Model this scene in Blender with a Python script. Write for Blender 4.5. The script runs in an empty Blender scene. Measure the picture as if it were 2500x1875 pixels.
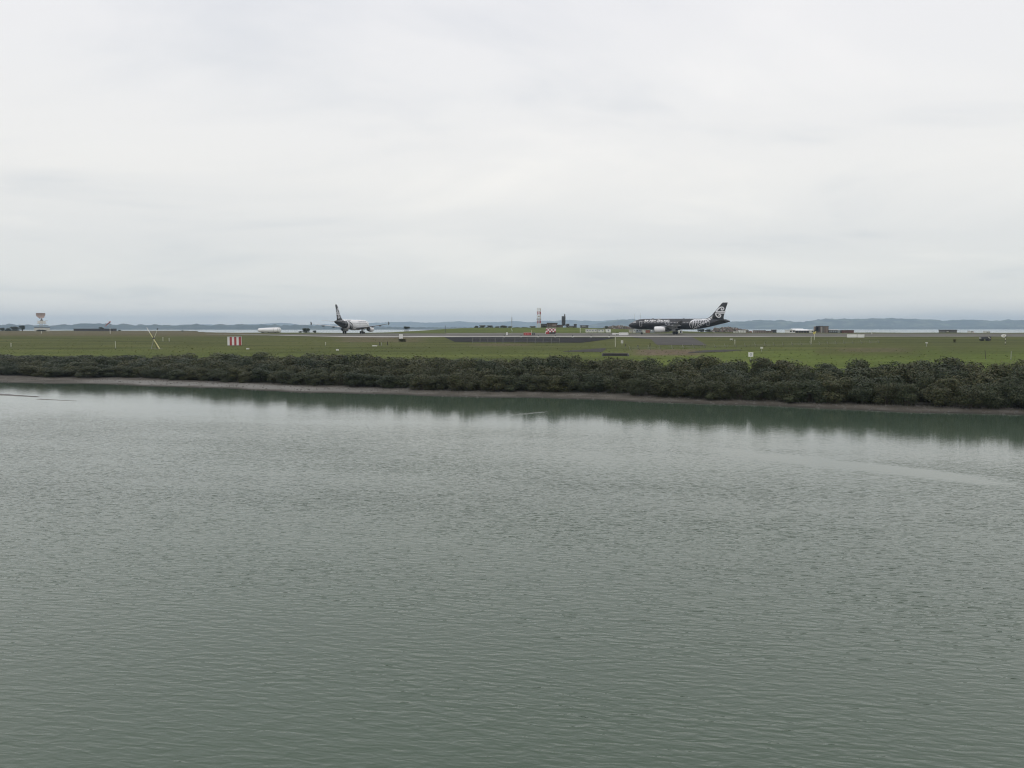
import bpy, bmesh, math, random
from mathutils import Vector, Matrix, noise
R = math.radians
random.seed(11)
scene = bpy.context.scene
col = scene.collection

# ------------------------------------------------------------------ camera
F = 2022.0            # focal length in photograph pixels (2500 wide)
HC = 7.5              # eye height above the water
HOR = 801.0           # row of the horizon
PITCH = math.atan((937.5 - HOR) / F)
cam_d = bpy.data.cameras.new('camera')
cam_d.sensor_fit = 'HORIZONTAL'; cam_d.sensor_width = 36.0
cam_d.lens = 36.0 * F / 2500.0
cam_d.clip_start = 0.5; cam_d.clip_end = 60000
cam = bpy.data.objects.new('camera', cam_d)
cam.location = (0, 0, HC)
cam.rotation_euler = (math.pi / 2 - PITCH, 0, 0)
col.objects.link(cam); scene.camera = cam

# ------------------------------------------------------------------ sky and sun
SUN_EL, SUN_AZ = R(58), R(-125)        # azimuth from +Y towards +X
world = bpy.data.worlds.new('World'); scene.world = world
world.use_nodes = True
nt = world.node_tree; nt.nodes.clear()
def nd(tree, typ, **kw):
    n = tree.nodes.new(typ)
    for k, v in kw.items():
        if k.startswith('i_'):
            n.inputs[k[2:].replace('_', ' ')].default_value = v
        else:
            setattr(n, k, v)
    return n
def ramp(tree, stops, interp='LINEAR'):
    n = tree.nodes.new('ShaderNodeValToRGB')
    cr = n.color_ramp; cr.interpolation = interp
    while len(cr.elements) < len(stops): cr.elements.new(0.5)
    for e, (p, c) in zip(cr.elements, stops):
        e.position = p; e.color = (c[0], c[1], c[2], 1) if len(c) > 1 else (c[0],) * 3 + (1,)
    return n
def math_n(tree, op, a, b=None, c=None, clamp=False):
    n = tree.nodes.new('ShaderNodeMath'); n.operation = op; n.use_clamp = clamp
    for i, v in enumerate((a, b, c)):
        if v is None: continue
        if isinstance(v, (int, float)): n.inputs[i].default_value = v
        else: tree.links.new(v, n.inputs[i])
    return n.outputs[0]
def mix_n(tree, fac, a, b, blend='MIX'):
    n = tree.nodes.new('ShaderNodeMix'); n.data_type = 'RGBA'; n.blend_type = blend
    for i, v in ((0, fac), (6, a), (7, b)):
        if isinstance(v, (int, float)): n.inputs[i].default_value = v
        elif isinstance(v, (tuple, list)): n.inputs[i].default_value = tuple(v) + ((1,) if len(v) == 3 else ())
        else: tree.links.new(v, n.inputs[i])
    return n.outputs[2]
L = nt.links.new
sky = nd(nt, 'ShaderNodeTexSky', sky_type='NISHITA', sun_disc=False)
sky.sun_elevation = SUN_EL; sky.sun_rotation = SUN_AZ
tc = nd(nt, 'ShaderNodeTexCoord')
sep = nd(nt, 'ShaderNodeSeparateXYZ'); L(tc.outputs['Generated'], sep.inputs[0])
zpos = math_n(nt, 'MAXIMUM', sep.outputs[2], 0.0)
grad = ramp(nt, [(0.0, (12.2, 11.3, 10.0)), (0.04, (9.4, 9.3, 8.75)), (0.10, (8.8, 8.75, 8.5)),
                 (0.17, (9.8, 9.6, 9.2)), (0.27, (9.6, 9.5, 9.4)), (0.45, (9.5, 9.4, 9.7)), (1.0, (9.5, 9.45, 9.7))])
L(zpos, grad.inputs[0])
den = math_n(nt, 'ADD', zpos, 0.16)
cu = math_n(nt, 'DIVIDE', sep.outputs[0], den); cv = math_n(nt, 'DIVIDE', sep.outputs[1], den)
comb = nd(nt, 'ShaderNodeCombineXYZ'); L(cu, comb.inputs[0]); L(cv, comb.inputs[1])
mp = nd(nt, 'ShaderNodeMapping'); mp.inputs['Scale'].default_value = (0.75, 1.0, 1); mp.inputs['Rotation'].default_value = (0, 0, R(24))
L(comb.outputs[0], mp.inputs[0])
n1 = nd(nt, 'ShaderNodeTexNoise', i_Scale=0.95, i_Detail=6.0, i_Roughness=0.52, i_Distortion=0.5)
L(mp.outputs[0], n1.inputs['Vector'])
r1 = ramp(nt, [(0.30, (0.86, 0.88, 0.905)), (0.5, (0.985, 0.985, 0.985)), (0.68, (1.06, 1.05, 1.035))], 'EASE')
L(n1.outputs['Fac'], r1.inputs[0])
cl = mix_n(nt, 1.0, grad.outputs[0], r1.outputs[0], 'MULTIPLY')
full = mix_n(nt, 0.92, sky.outputs[0], cl)
bg = nd(nt, 'ShaderNodeBackground', i_Strength=0.1); L(full, bg.inputs[0])
wo = nd(nt, 'ShaderNodeOutputWorld'); L(bg.outputs[0], wo.inputs[0])

sun_d = bpy.data.lights.new('sun', 'SUN'); sun_d.energy = 0.6; sun_d.angle = R(35); sun_d.color = (1.0, 0.97, 0.92)
sun = bpy.data.objects.new('sun', sun_d); col.objects.link(sun)
sdir = Vector((math.sin(SUN_AZ) * math.cos(SUN_EL), math.cos(SUN_AZ) * math.cos(SUN_EL), math.sin(SUN_EL)))
sun.rotation_euler = sdir.to_track_quat('Z', 'Y').to_euler(); sun.location = (-40, -30, 120)
vs = scene.view_settings
vs.view_transform = 'Standard'; vs.look = 'None'; vs.gamma = 1; vs.exposure = 0.0; vs.use_curve_mapping = False
scene.cycles.use_denoising = True
scene.cycles.denoising_prefilter = 'ACCURATE'; scene.cycles.denoising_input_passes = 'RGB_ALBEDO_NORMAL'
scene.cycles.filter_width = 1.15
scene.cycles.max_bounces = 6; scene.cycles.volume_bounces = 1; scene.cycles.transparent_max_bounces = 8

# ------------------------------------------------------------------ helpers
def lerp(a, b, t): return a + (b - a) * t
def clamp(v, a=0.0, b=1.0): return max(a, min(b, v))
def sm(a, b, v):
    t = clamp((v - a) / (b - a)); return t * t * (3 - 2 * t)
def ray(px, py):
    x = (px - 1250) / F; y = -(py - 937.5) / F
    cp, sp = math.cos(PITCH), math.sin(PITCH)
    return Vector((x, cp + y * sp, -sp + y * cp))
def at(px, py, Y):
    d = ray(px, py); k = Y / d.y
    return Vector((d.x * k, Y, HC + d.z * k))
def pix(X, Y, Z):
    cp, sp = math.cos(PITCH), math.sin(PITCH)
    dz = Z - HC
    f = Y * cp - dz * sp; u = Y * sp + dz * cp
    return 1250 + F * X / f, 937.5 - F * u / f
def hump(X, a, b, c, d):
    return sm(a, b, X) * (1 - sm(c, d, X))
def yline(X):
    Xc = clamp(X, -300, 150)
    return 88.6 - 0.378 * Xc + 1.1 * math.sin(X * 0.11 + 0.6) + 0.6 * math.sin(X * 0.31) + 0.25 * math.sin(X * .83)
def mudw(X): return 2.3 + 7.0 * clamp((44 - X) / 105.0) + 0.7 * math.sin(X * 0.21) + 0.4 * math.sin(X * .57 + 1)
def ybank(X): return yline(X) + 27 / 0.935
def coast(X): return lerp(740, 441, sm(-310, -135, X)) + hump(X, -75, -20, 60, 130) * 62 - 4 * math.sin(X * .05)
def terrain(X, Y):
    s = (Y - yline(X)) * 0.935
    w = mudw(X)
    if s <= 27:
        if s < 0: return 0.075 * s
        if s < w: return 0.30 * (s / w) ** 0.8
        if s < 19: return lerp(0.30, 0.9, (s - w) / (19 - w))
        return lerp(0.9, 2.4, sm(19, 27, s))
    yb = ybank(X)
    t = clamp((Y - yb) / (300 - yb))
    z = 2.4 + 2.68 * t
    nz = noise.noise(Vector((X * 0.035, Y * 0.03, 3.1))) * 0.22 + noise.noise(Vector((X * 0.11, Y * 0.09, 7.7))) * 0.07
    z += nz * sm(0, 0.12, t) * (1 - sm(0.72, 0.9, t))
    if Y > 372:
        h = hump(X, -75, -12, 48, 130) * 2.55 - 0.9 * hump(X, 30, 62, 90, 120) * .6
        z += h * sm(378, 425, Y)
        z += 0.25 * sm(372, 420, Y) * (noise.noise(Vector((X * 0.05, Y * 0.05, 1.1))))
        z += 0.15 * sm(420, 600, Y)
    c = coast(X)
    if Y > c: z = lerp(z, -3.0, sm(0, 16, Y - c))
    return z
def hit(px, py, ymin=60.0, ymax=900.0):
    d = ray(px, py); Y = ymin; step = 1.0
    prev = Y
    while Y < ymax:
        k = Y / d.y; X = d.x * k; z = HC + d.z * k
        if z <= terrain(X, Y):
            a, b = prev, Y
            for _ in range(20):
                m = (a + b) / 2; k = m / d.y
                if HC + d.z * k <= terrain(d.x * k, m): b = m
                else: a = m
            k = b / d.y
            return Vector((d.x * k, b, terrain(d.x * k, b)))
        prev = Y; Y += step
    k = ymax / d.y
    return Vector((d.x * k, ymax, terrain(d.x * k, ymax)))

class MB:
    def __init__(s): s.v = []; s.f = []; s.m = []
    def add(s, vs, fs, mi=0):
        o = len(s.v); s.v += [tuple(v) for v in vs]; s.f += [tuple(i + o for i in f) for f in fs]; s.m += [mi] * len(fs); return s
    def box(s, x0, x1, y0, y1, z0, z1, mi=0):
        v = [(x, y, z) for z in (z0, z1) for y in (y0, y1) for x in (x0, x1)]
        return s.add(v, [(0, 2, 3, 1), (4, 5, 7, 6), (0, 1, 5, 4), (2, 6, 7, 3), (0, 4, 6, 2), (1, 3, 7, 5)], mi)
    def tube(s, a, b, r0, r1=None, n=8, mi=0):
        a, b = Vector(a), Vector(b); r1 = r0 if r1 is None else r1
        q = (b - a).to_track_quat('Z', 'Y')
        vs = []
        for p, r in ((a, r0), (b, r1)):
            for i in range(n):
                t = 2 * math.pi * i / n
                vs.append(p + q @ Vector((r * math.cos(t), r * math.sin(t), 0)))
        fs = [(i, (i + 1) % n, n + (i + 1) % n, n + i) for i in range(n)]
        fs += [tuple(range(n - 1, -1, -1)), tuple(range(n, 2 * n))]
        return s.add(vs, fs, mi)
    def lathe(s, prof, n=20, axis='X', org=(0, 0, 0), mi=0, cap=True):
        vs = []; o = Vector(org)
        for (a, r) in prof:
            for i in range(n):
                t = 2 * math.pi * i / n; c, q = r * math.cos(t), r * math.sin(t)
                vs.append(o + (Vector((a, c, q)) if axis == 'X' else Vector((c, q, a))))
        fs = []
        for k in range(len(prof) - 1):
            for i in range(n):
                j = (i + 1) % n
                fs.append((k * n + i, k * n + j, (k + 1) * n + j, (k + 1) * n + i))
        if cap:
            fs.append(tuple(range(n - 1, -1, -1))); b = (len(prof) - 1) * n; fs.append(tuple(range(b, b + n)))
        return s.add(vs, fs, mi)
    def loft(s, rings, cap=True, mi=0):
        n = len(rings[0]); vs = [p for r in rings for p in r]; fs = []
        for k in range(len(rings) - 1):
            for i in range(n):
                j = (i + 1) % n
                fs.append((k * n + i, k * n + j, (k + 1) * n + j, (k + 1) * n + i))
        if cap:
            fs.append(tuple(range(n - 1, -1, -1))); b = (len(rings) - 1) * n; fs.append(tuple(range(b, b + n)))
        return s.add(vs, fs, mi)
    def mesh(s, name, mats, smooth=False):
        me = bpy.data.meshes.new(name); me.from_pydata(s.v, [], s.f)
        for m in (mats if isinstance(mats, (list, tuple)) else [mats]): me.materials.append(m)
        me.polygons.foreach_set('material_index', s.m)
        bm = bmesh.new(); bm.from_mesh(me); bmesh.ops.recalc_face_normals(bm, faces=bm.faces); bm.to_mesh(me); bm.free()
        if smooth:
            me.polygons.foreach_set('use_smooth', [True] * len(me.polygons))
            try: me.set_sharp_from_angle(angle=R(38))
            except Exception: pass
        me.update(); return me
    def build(s, name, mats, parent=None, loc=(0, 0, 0), rot=(0, 0, 0), smooth=False):
        return link(name, s.mesh(name, mats, smooth), parent, loc, rot)
def link(name, me, parent=None, loc=(0, 0, 0), rot=(0, 0, 0), scale=(1, 1, 1)):
    o = bpy.data.objects.new(name, me); col.objects.link(o)
    o.parent = parent; o.location = loc; o.rotation_euler = rot; o.scale = scale
    return o
def tag(o, label, cat, group=None):
    o['label'] = label; o['category'] = cat
    if group: o['group'] = group
    return o
def struct(o): o['kind'] = 'structure'; return o
def empty(name, loc, rz=0.0, label=None, cat=None, group=None):
    o = bpy.data.objects.new(name, None); col.objects.link(o); o.empty_display_size = 0.5
    o.location = loc; o.rotation_euler = (0, 0, rz)
    if label: tag(o, label, cat, group)
    return o

# ------------------------------------------------------------------ materials
def mat(name, c, rough=0.6, var=0.15, scale=4.0, metal=0.0, spec=None, c2=None):
    m = bpy.data.materials.new(name); m.use_nodes = True
    t = m.node_tree; b = t.nodes['Principled BSDF']
    g = t.nodes.new('ShaderNodeTexCoord')
    n = nd(t, 'ShaderNodeTexNoise', i_Scale=scale, i_Detail=4.0, i_Roughness=0.6); t.links.new(g.outputs['Object'], n.inputs['Vector'])
    lo = tuple(x * (1 - var) for x in c) if c2 is None else c2
    hi = tuple(min(1, x * (1 + var)) for x in c)
    r = ramp(t, [(0.3, lo), (0.7, hi)]); t.links.new(n.outputs['Fac'], r.inputs[0])
    t.links.new(r.outputs[0], b.inputs['Base Color'])
    b.inputs['Roughness'].default_value = rough; b.inputs['Metallic'].default_value = metal
    if spec is not None: b.inputs['Specular IOR Level'].default_value = spec
    return m
M = {}
M['white'] = mat('white_paint', (.76, .76, .74), .5, .06)
M['offwhite'] = mat('weathered_white', (.62, .62, .57), .6, .12)
M['plane_white'] = mat('gloss_white', (.80, .80, .80), .25, .02, 1.0)
M['plane_black'] = mat('gloss_black', (.012, .013, .018), .28, .15, 1.0)
M['silver'] = mat('silver_print', (.70, .71, .73), .4, .05)
M['wing'] = mat('wing_grey', (.36, .37, .39), .35, .08, .8)
M['metal'] = mat('bare_metal', (.32, .33, .34), .35, .1, 2.0, .7)
M['darkmetal'] = mat('dark_metal', (.045, .047, .05), .45, .2)
M['tyre'] = mat('tyre_rubber', (.018, .018, .019), .8, .2)
M['glass'] = mat('dark_glass', (.02, .025, .03), .08, .1)
M['palewin'] = mat('window_blind', (.42, .43, .45), .3, .1)
M['greypost'] = mat('galvanised_grey', (.33, .34, .31), .5, .15)
M['palepost'] = mat('pale_post', (.55, .55, .45), .6, .12)
M['yellow'] = mat('faded_yellow', (.62, .58, .30), .6, .1)
M['brightyellow'] = mat('sign_yellow', (.52, .45, .12), .5, .1)
M['red'] = mat('faded_red', (.36, .045, .045), .55, .15)
M['orange'] = mat('windsock_orange', (.88, .22, .12), .7, .08)
M['radarred'] = mat('radar_mesh', (.40, .31, .28), .7, .12)
M['concrete'] = mat('concrete', (.33, .32, .29), .85, .15, .3)
M['greycon'] = mat('dark_concrete', (.13, .13, .125), .85, .2, .5)
M['brownwall'] = mat('brown_cladding', (.16, .125, .10), .8, .2, .5)
M['darkwall'] = mat('dark_cladding', (.045, .042, .045), .7, .2, .5)
M['silo'] = mat('silo_steel', (.055, .06, .065), .6, .25, .4)
M['rust'] = mat('rusty_container', (.16, .06, .045), .7, .2, .6)
M['roofwhite'] = mat('white_roof', (.82, .83, .83), .45, .03)
M['beige'] = mat('beige_panel', (.50, .47, .38), .65, .1)
M['bluegrey'] = mat('bluegrey_panel', (.25, .28, .31), .6, .1)
M['timber'] = mat('weathered_timber', (.06, .05, .04), .85, .25)
M['bark'] = mat('mangrove_bark', (.07, .055, .045), .9, .3)
M['fencegrey'] = mat('fence_post_grey', (.17, .175, .16), .7, .15)
M['fencepale'] = mat('fence_post_pale', (.30, .31, .25), .7, .15)
M['midasphalt'] = mat('worn_asphalt', (.078, .074, .068), .9, .2, .2, spec=.08)
M['palegreen'] = mat('pale_green', (.42, .50, .36), .7, .1)
M['pink'] = mat('faded_pink', (.55, .25, .22), .6, .1)

def leaf_mat(name, cols, rough=.55):
    m = bpy.data.materials.new(name); m.use_nodes = True
    t = m.node_tree; b = t.nodes['Principled BSDF']
    g = t.nodes.new('ShaderNodeNewGeometry'); oi = t.nodes.new('ShaderNodeObjectInfo')
    r = ramp(t, [(i / (len(cols) - 1), c) for i, c in enumerate(cols)]); t.links.new(g.outputs['Random Per Island'], r.inputs[0])
    r2 = ramp(t, [(0, (.68, .80, .74)), (0.35, (.95, 1.02, .92)), (.7, (1.10, 1.06, .92)), (1, (1.34, 1.26, 1.0))]); t.links.new(oi.outputs['Random'], r2.inputs[0])
    c = mix_n(t, 1.0, r.outputs[0], r2.outputs[0], 'MULTIPLY')
    t.links.new(c, b.inputs['Base Color']); b.inputs['Roughness'].default_value = rough
    b.inputs['Specular IOR Level'].default_value = .3
    return m
M['mangrove'] = leaf_mat('mangrove_leaf', [(.028, .040, .022), (.042, .054, .026), (.060, .070, .032), (.060, .056, .030), (.078, .084, .046)])
M['bushleaf'] = leaf_mat('bush_leaf', [(.022, .032, .020), (.035, .048, .024), (.05, .06, .03)])
M['scrubleaf'] = leaf_mat('scrub_leaf', [(.05, .05, .03), (.07, .075, .035), (.09, .085, .05)])

# ------------------------------------------------------------------ ground
def attr_f(me, name, vals):
    a = me.attributes.new(name, 'FLOAT', 'POINT'); a.data.foreach_set('value', vals)
xs = []
x = -900.0
while x < 760:
    xs.append(x); x += 1.6 if -90 < x < 62 else (3.0 if -190 < x < 150 else (8.0 if abs(x) < 360 else 30.0))
svals = [-22, -14, -9, -6, -4, -2.5, -1.5, -.8, -.3, 0, .3, .8, 1.5, 2.5, 3.5, 5, 6.5, 8, 10, 12, 14, 16, 18, 19.5, 21, 22.5, 24, 25.5, 27]
rows = []
for s_ in svals: rows.append([yline(X) + s_ / .935 for X in xs])
for i in range(1, 61):
    t = i / 60.0; rows.append([lerp(ybank(X), 300, t) for X in xs])
Y = 300
while Y < 800:
    Y += 5 if Y < 530 else 12; rows.append([Y] * len(xs))
gb = MB(); nX = len(xs)
mud_a, lush_a, soil_a = [], [], []
for j, rw in enumerate(rows):
    for i, X in enumerate(xs):
        Yv = rw[i]; Z = terrain(X, Yv)
        if j < len(svals) and 8 < j: Z += .035 * noise.noise(Vector((X * .6, Yv * .6, 0))) * (1 if svals[j] > .4 else 0)
        gb.v.append((X, Yv, Z))
        s = (Yv - yline(X)) * .935
        mud_a.append(1 - sm(mudw(X) + 6, 22, s))
        px, py = pix(X, Yv, Z)
        lush = sm(838, 872, py + 6 * noise.noise(Vector((px * .01, py * .02, 2)))) * lerp(.55, 1.0, sm(1300, 1900, px))
        lush = max(lush, .75 * sm(374, 395, Yv) * hump(X, -70, -25, 40, 70) * (1 - sm(440, 455, Yv)))
        if 1990 < px < 2250: lush *= sm(858, 874, py)
        lush_a.append(lush)
        so = hump(px, 1520, 1580, 1690, 1730) * hump(py, 851, 855, 865, 870)
        so = max(so, .8 * hump(px, 1120, 1180, 1270, 1310) * hump(py, 838, 840, 843, 846))
        so = max(so, .7 * hump(px, 800, 860, 1000, 1060) * hump(py, 821, 823, 833, 838) * (1 if px < 1080 else 0))
        so = max(so, .75 * hump(px, -400, -300, 560, 700) * hump(py, 806, 809, 817, 824))
        so = max(so, .65 * hump(px, 2040, 2060, 2190, 2230) * hump(py, 848, 852, 857, 861))
        soil_a.append(so)
for j in range(len(rows) - 1):
    for i in range(nX - 1):
        gb.f.append((j * nX + i, j * nX + i + 1, (j + 1) * nX + i + 1, (j + 1) * nX + i)); gb.m.append(0)
gm = bpy.data.materials.new('airfield_ground'); gm.use_nodes = True
t = gm.node_tree; b = t.nodes['Principled BSDF']; L2 = t.links.new
g = nd(t, 'ShaderNodeTexCoord')
def anode(n): a = nd(t, 'ShaderNodeAttribute'); a.attribute_name = n; return a.outputs['Fac']
mpg = nd(t, 'ShaderNodeMapping'); mpg.inputs['Scale'].default_value = (.02, .11, .1); L2(g.outputs['Object'], mpg.inputs[0])
na = nd(t, 'ShaderNodeTexNoise', i_Scale=1.0, i_Detail=6.0, i_Roughness=.62); L2(mpg.outputs[0], na.inputs['Vector'])
nb = nd(t, 'ShaderNodeTexNoise', i_Scale=.9, i_Detail=5.0, i_Roughness=.7); L2(g.outputs['Object'], nb.inputs['Vector'])
olive = ramp(t, [(.30, (.054, .062, .020)), (.5, (.080, .090, .029)), (.72, (.116, .113, .043))]); L2(na.outputs['Fac'], olive.inputs[0])
green = ramp(t, [(.30, (.070, .094, .022)), (.5, (.094, .126, .028)), (.72, (.128, .156, .040))]); L2(na.outputs['Fac'], green.inputs[0])
lushf = math_n(t, 'ADD', anode('lush'), math_n(t, 'MULTIPLY', math_n(t, 'SUBTRACT', na.outputs['Fac'], .5), .9), clamp=True)
c1 = mix_n(t, lushf, olive.outputs[0], green.outputs[0])
soilc = ramp(t, [(.3, (.085, .068, .045)), (.7, (.17, .135, .095))]); L2(nb.outputs['Fac'], soilc.inputs[0])
soilf = math_n(t, 'MULTIPLY', anode('soil'), math_n(t, 'MULTIPLY_ADD', na.outputs['Fac'], 2.4, -.35, clamp=True), clamp=True)
c2 = mix_n(t, soilf, c1, soilc.outputs[0])
dot = ramp(t, [(.25, (.74, .75, .74)), (.75, (1.26, 1.24, 1.2))]); L2(nb.outputs['Fac'], dot.inputs[0])
c3 = mix_n(t, 1.0, c2, dot.outputs[0], 'MULTIPLY')
nm = nd(t, 'ShaderNodeTexNoise', i_Scale=.35, i_Detail=7.0, i_Roughness=.65); L2(g.outputs['Object'], nm.inputs['Vector'])
mudc = ramp(t, [(.32, (.060, .055, .046)), (.5, (.092, .084, .070)), (.68, (.140, .132, .115))]); L2(nm.outputs['Fac'], mudc.inputs[0])
pale = ramp(t, [(.3, (.15, .145, .13)), (.7, (.24, .235, .22))]); L2(nm.outputs['Fac'], pale.inputs[0])
mudc2 = mix_n(t, anode('pale'), mudc.outputs[0], pale.outputs[0])
wet_shade_f = math_n(t, 'MULTIPLY', anode('wet'), math_n(t, 'MULTIPLY_ADD', nm.outputs['Fac'], 2.2, -.3, clamp=True), clamp=True)  # damp water edge plus shade painted under the mangroves
mudc3 = mix_n(t, wet_shade_f, mudc2, (.040, .038, .032))
c4 = mix_n(t, anode('mud'), c3, mudc3)
L2(c4, b.inputs['Base Color'])
rr = math_n(t, 'MULTIPLY_ADD', anode('mud'), -.2, .98); L2(rr, b.inputs['Roughness'])
b.inputs['Specular IOR Level'].default_value = .06
bp = nd(t, 'ShaderNodeBump', i_Strength=.5, i_Distance=.25); L2(nb.outputs['Fac'], bp.inputs['Height']); L2(bp.outputs[0], b.inputs['Normal'])
gme = gb.mesh('ground', gm)
attr_f(gme, 'mud', mud_a); attr_f(gme, 'lush', lush_a); attr_f(gme, 'soil', soil_a)
attr_f(gme, 'wet', [max(1 - sm(.15, 1.3, (v[1] - yline(v[0])) * .935), .8 * sm(-1.6, -.2, (v[1] - yline(v[0])) * .935 - mudw(v[0]))) for v in gb.v])  # first term wet waterline, second paints the mangroves' shade onto the mud
attr_f(gme, 'pale', [hump(v[0], -64, -52, -30, -5) * hump((v[1] - yline(v[0])) * .935 + 1.2 * noise.noise(Vector((v[0] * .2, v[1] * .3, 1))), .8, 1.8, 4.5, 7) for v in gb.v])
gme.polygons.foreach_set('use_smooth', [True] * len(gme.polygons))
struct(link('ground', gme))

# ------------------------------------------------------------------ water
wm = bpy.data.materials.new('estuary_water'); wm.use_nodes = True
t = wm.node_tree; b = t.nodes['Principled BSDF']; L2 = t.links.new
g = nd(t, 'ShaderNodeTexCoord'); sp_ = nd(t, 'ShaderNodeSeparateXYZ'); L2(g.outputs['Object'], sp_.inputs[0])
Xo, Yo = sp_.outputs[0], sp_.outputs[1]
sw = math_n(t, 'MULTIPLY', math_n(t, 'SUBTRACT', math_n(t, 'MULTIPLY_ADD', Xo, -.378, 88.0), Yo), .935)   # metres out from the bank
big = nd(t, 'ShaderNodeTexNoise', i_Scale=.045, i_Detail=4.0, i_Roughness=.55)
mb_ = nd(t, 'ShaderNodeMapping'); mb_.inputs['Rotation'].default_value = (0, 0, R(20)); mb_.inputs['Scale'].default_value = (.35, 1.0, 1); L2(g.outputs['Object'], mb_.inputs[0]); L2(mb_.outputs[0], big.inputs['Vector'])
wob = math_n(t, 'MULTIPLY', math_n(t, 'SUBTRACT', big.outputs['Fac'], .5), 22.0)
calm = nd(t, 'ShaderNodeMapRange', interpolation_type='SMOOTHSTEP'); calm.inputs[1].default_value = 20; calm.inputs[2].default_value = 50
calm.inputs[3].default_value = .085; calm.inputs[4].default_value = 1.0
L2(math_n(t, 'ADD', sw, wob), calm.inputs[0])
# a calm slick drifting parallel to the bank on the right
sl_y = math_n(t, 'ABSOLUTE', math_n(t, 'SUBTRACT', Yo, math_n(t, 'ADD', math_n(t, 'MULTIPLY_ADD', Xo, -.955, 62.8), math_n(t, 'MULTIPLY', math_n(t, 'SUBTRACT', big.outputs['Fac'], .5), 5.0))))
slm = nd(t, 'ShaderNodeMapRange', interpolation_type='SMOOTHSTEP'); slm.inputs[1].default_value = .9; slm.inputs[2].default_value = 2.6; slm.inputs[3].default_value = 1.0; slm.inputs[4].default_value = 0.0; L2(sl_y, slm.inputs[0])
slx = nd(t, 'ShaderNodeMapRange', interpolation_type='SMOOTHSTEP'); slx.inputs[1].default_value = 8.0; slx.inputs[2].default_value = 19.0; L2(Xo, slx.inputs[0])
slx2 = nd(t, 'ShaderNodeMapRange', interpolation_type='SMOOTHSTEP'); slx2.inputs[1].default_value = 22.0; slx2.inputs[2].default_value = 25.5; slx2.inputs[3].default_value = 1.0; slx2.inputs[4].default_value = 0.0; L2(Xo, slx2.inputs[0])
slick = math_n(t, 'MULTIPLY', math_n(t, 'MULTIPLY', slm.outputs[0], slx.outputs[0]), slx2.outputs[0])
amp0 = math_n(t, 'MULTIPLY', calm.outputs[0], math_n(t, 'MULTIPLY_ADD', slick, -.93, 1.0))
rf_y = math_n(t, 'ABSOLUTE', math_n(t, 'SUBTRACT', Yo, math_n(t, 'MULTIPLY_ADD', Xo, .9, 71.2)))
rfm = nd(t, 'ShaderNodeMapRange', interpolation_type='SMOOTHSTEP'); rfm.inputs[1].default_value = .1; rfm.inputs[2].default_value = .7; rfm.inputs[3].default_value = 1.0; rfm.inputs[4].default_value = 0.0; L2(rf_y, rfm.inputs[0])
rfx = nd(t, 'ShaderNodeMapRange', interpolation_type='SMOOTHSTEP'); rfx.inputs[1].default_value = 1.2; rfx.inputs[2].default_value = 2.7; rfx.inputs[3].default_value = 1.0; rfx.inputs[4].default_value = 0.0
L2(math_n(t, 'ABSOLUTE', math_n(t, 'SUBTRACT', Xo, 1.0)), rfx.inputs[0])
amp = math_n(t, 'ADD', amp0, math_n(t, 'MULTIPLY', math_n(t, 'MULTIPLY', rfm.outputs[0], rfx.outputs[0]), .7))
def wnoise(sx, sy, rot, scale, det, dist=0.0):
    m0 = nd(t, 'ShaderNodeMapping'); m0.inputs['Rotation'].default_value = (0, 0, R(rot)); L2(g.outputs['Object'], m0.inputs[0])
    m_ = nd(t, 'ShaderNodeMapping'); m_.inputs['Scale'].default_value = (sx, sy, 1); L2(m0.outputs[0], m_.inputs[0])
    n = nd(t, 'ShaderNodeTexNoise', i_Scale=scale, i_Detail=det, i_Roughness=.5, i_Distortion=dist); L2(m_.outputs[0], n.inputs['Vector'])
    return math_n(t, 'SUBTRACT', n.outputs['Fac'], .5)
w1 = wnoise(.36, 1.0, 9, 6.2, 1.0, .4)
w2 = wnoise(.5, 1.0, -7, 13.0, 1.0, .2)
w0 = wnoise(.45, 1.0, 12, 2.2, 1.0, .2)
gust = nd(t, 'ShaderNodeMapRange'); gust.inputs[1].default_value = -.2; gust.inputs[2].default_value = .2; gust.inputs[3].default_value = .55; gust.inputs[4].default_value = 1.25
gn = wnoise(.4, 1.0, 14, .12, 3.0); L2(gn, gust.inputs[0])
hgt = math_n(t, 'ADD', math_n(t, 'ADD', math_n(t, 'MULTIPLY', w1, .031), math_n(t, 'MULTIPLY', w2, .006)), math_n(t, 'MULTIPLY', w0, .016))
hgt = math_n(t, 'MULTIPLY', hgt, math_n(t, 'MULTIPLY', amp, gust.outputs[0]))
bp = nd(t, 'ShaderNodeBump', i_Strength=1.0, i_Distance=1.0); L2(hgt, bp.inputs['Height']); L2(bp.outputs[0], b.inputs['Normal'])
wc = ramp(t, [(.3, (.059, .087, .061)), (.7, (.077, .109, .077))]); L2(big.outputs['Fac'], wc.inputs[0]); L2(wc.outputs[0], b.inputs['Base Color'])
rg = nd(t, 'ShaderNodeMapRange'); rg.inputs[1].default_value = 110; rg.inputs[2].default_value = 500; rg.inputs[3].default_value = .06; rg.inputs[4].default_value = .13; L2(Yo, rg.inputs[0]); L2(rg.outputs[0], b.inputs['Roughness'])
b.inputs['IOR'].default_value = 1.333
wb = MB()
wx = [-12000, -3000, -800, -200, -60, 0, 60, 200, 800, 3000, 12000]; wy = [-60, 0, 30, 60, 100, 300, 800, 3000, 7000, 12000]
for yv in wy:
    for xv in wx: wb.v.append((xv, yv, 0.0))
for j in range(len(wy) - 1):
    for i in range(len(wx) - 1):
        k = j * len(wx) + i; wb.f.append((k, k + 1, k + len(wx) + 1, k + len(wx))); wb.m.append(0)
struct(wb.build('water', wm))

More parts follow.
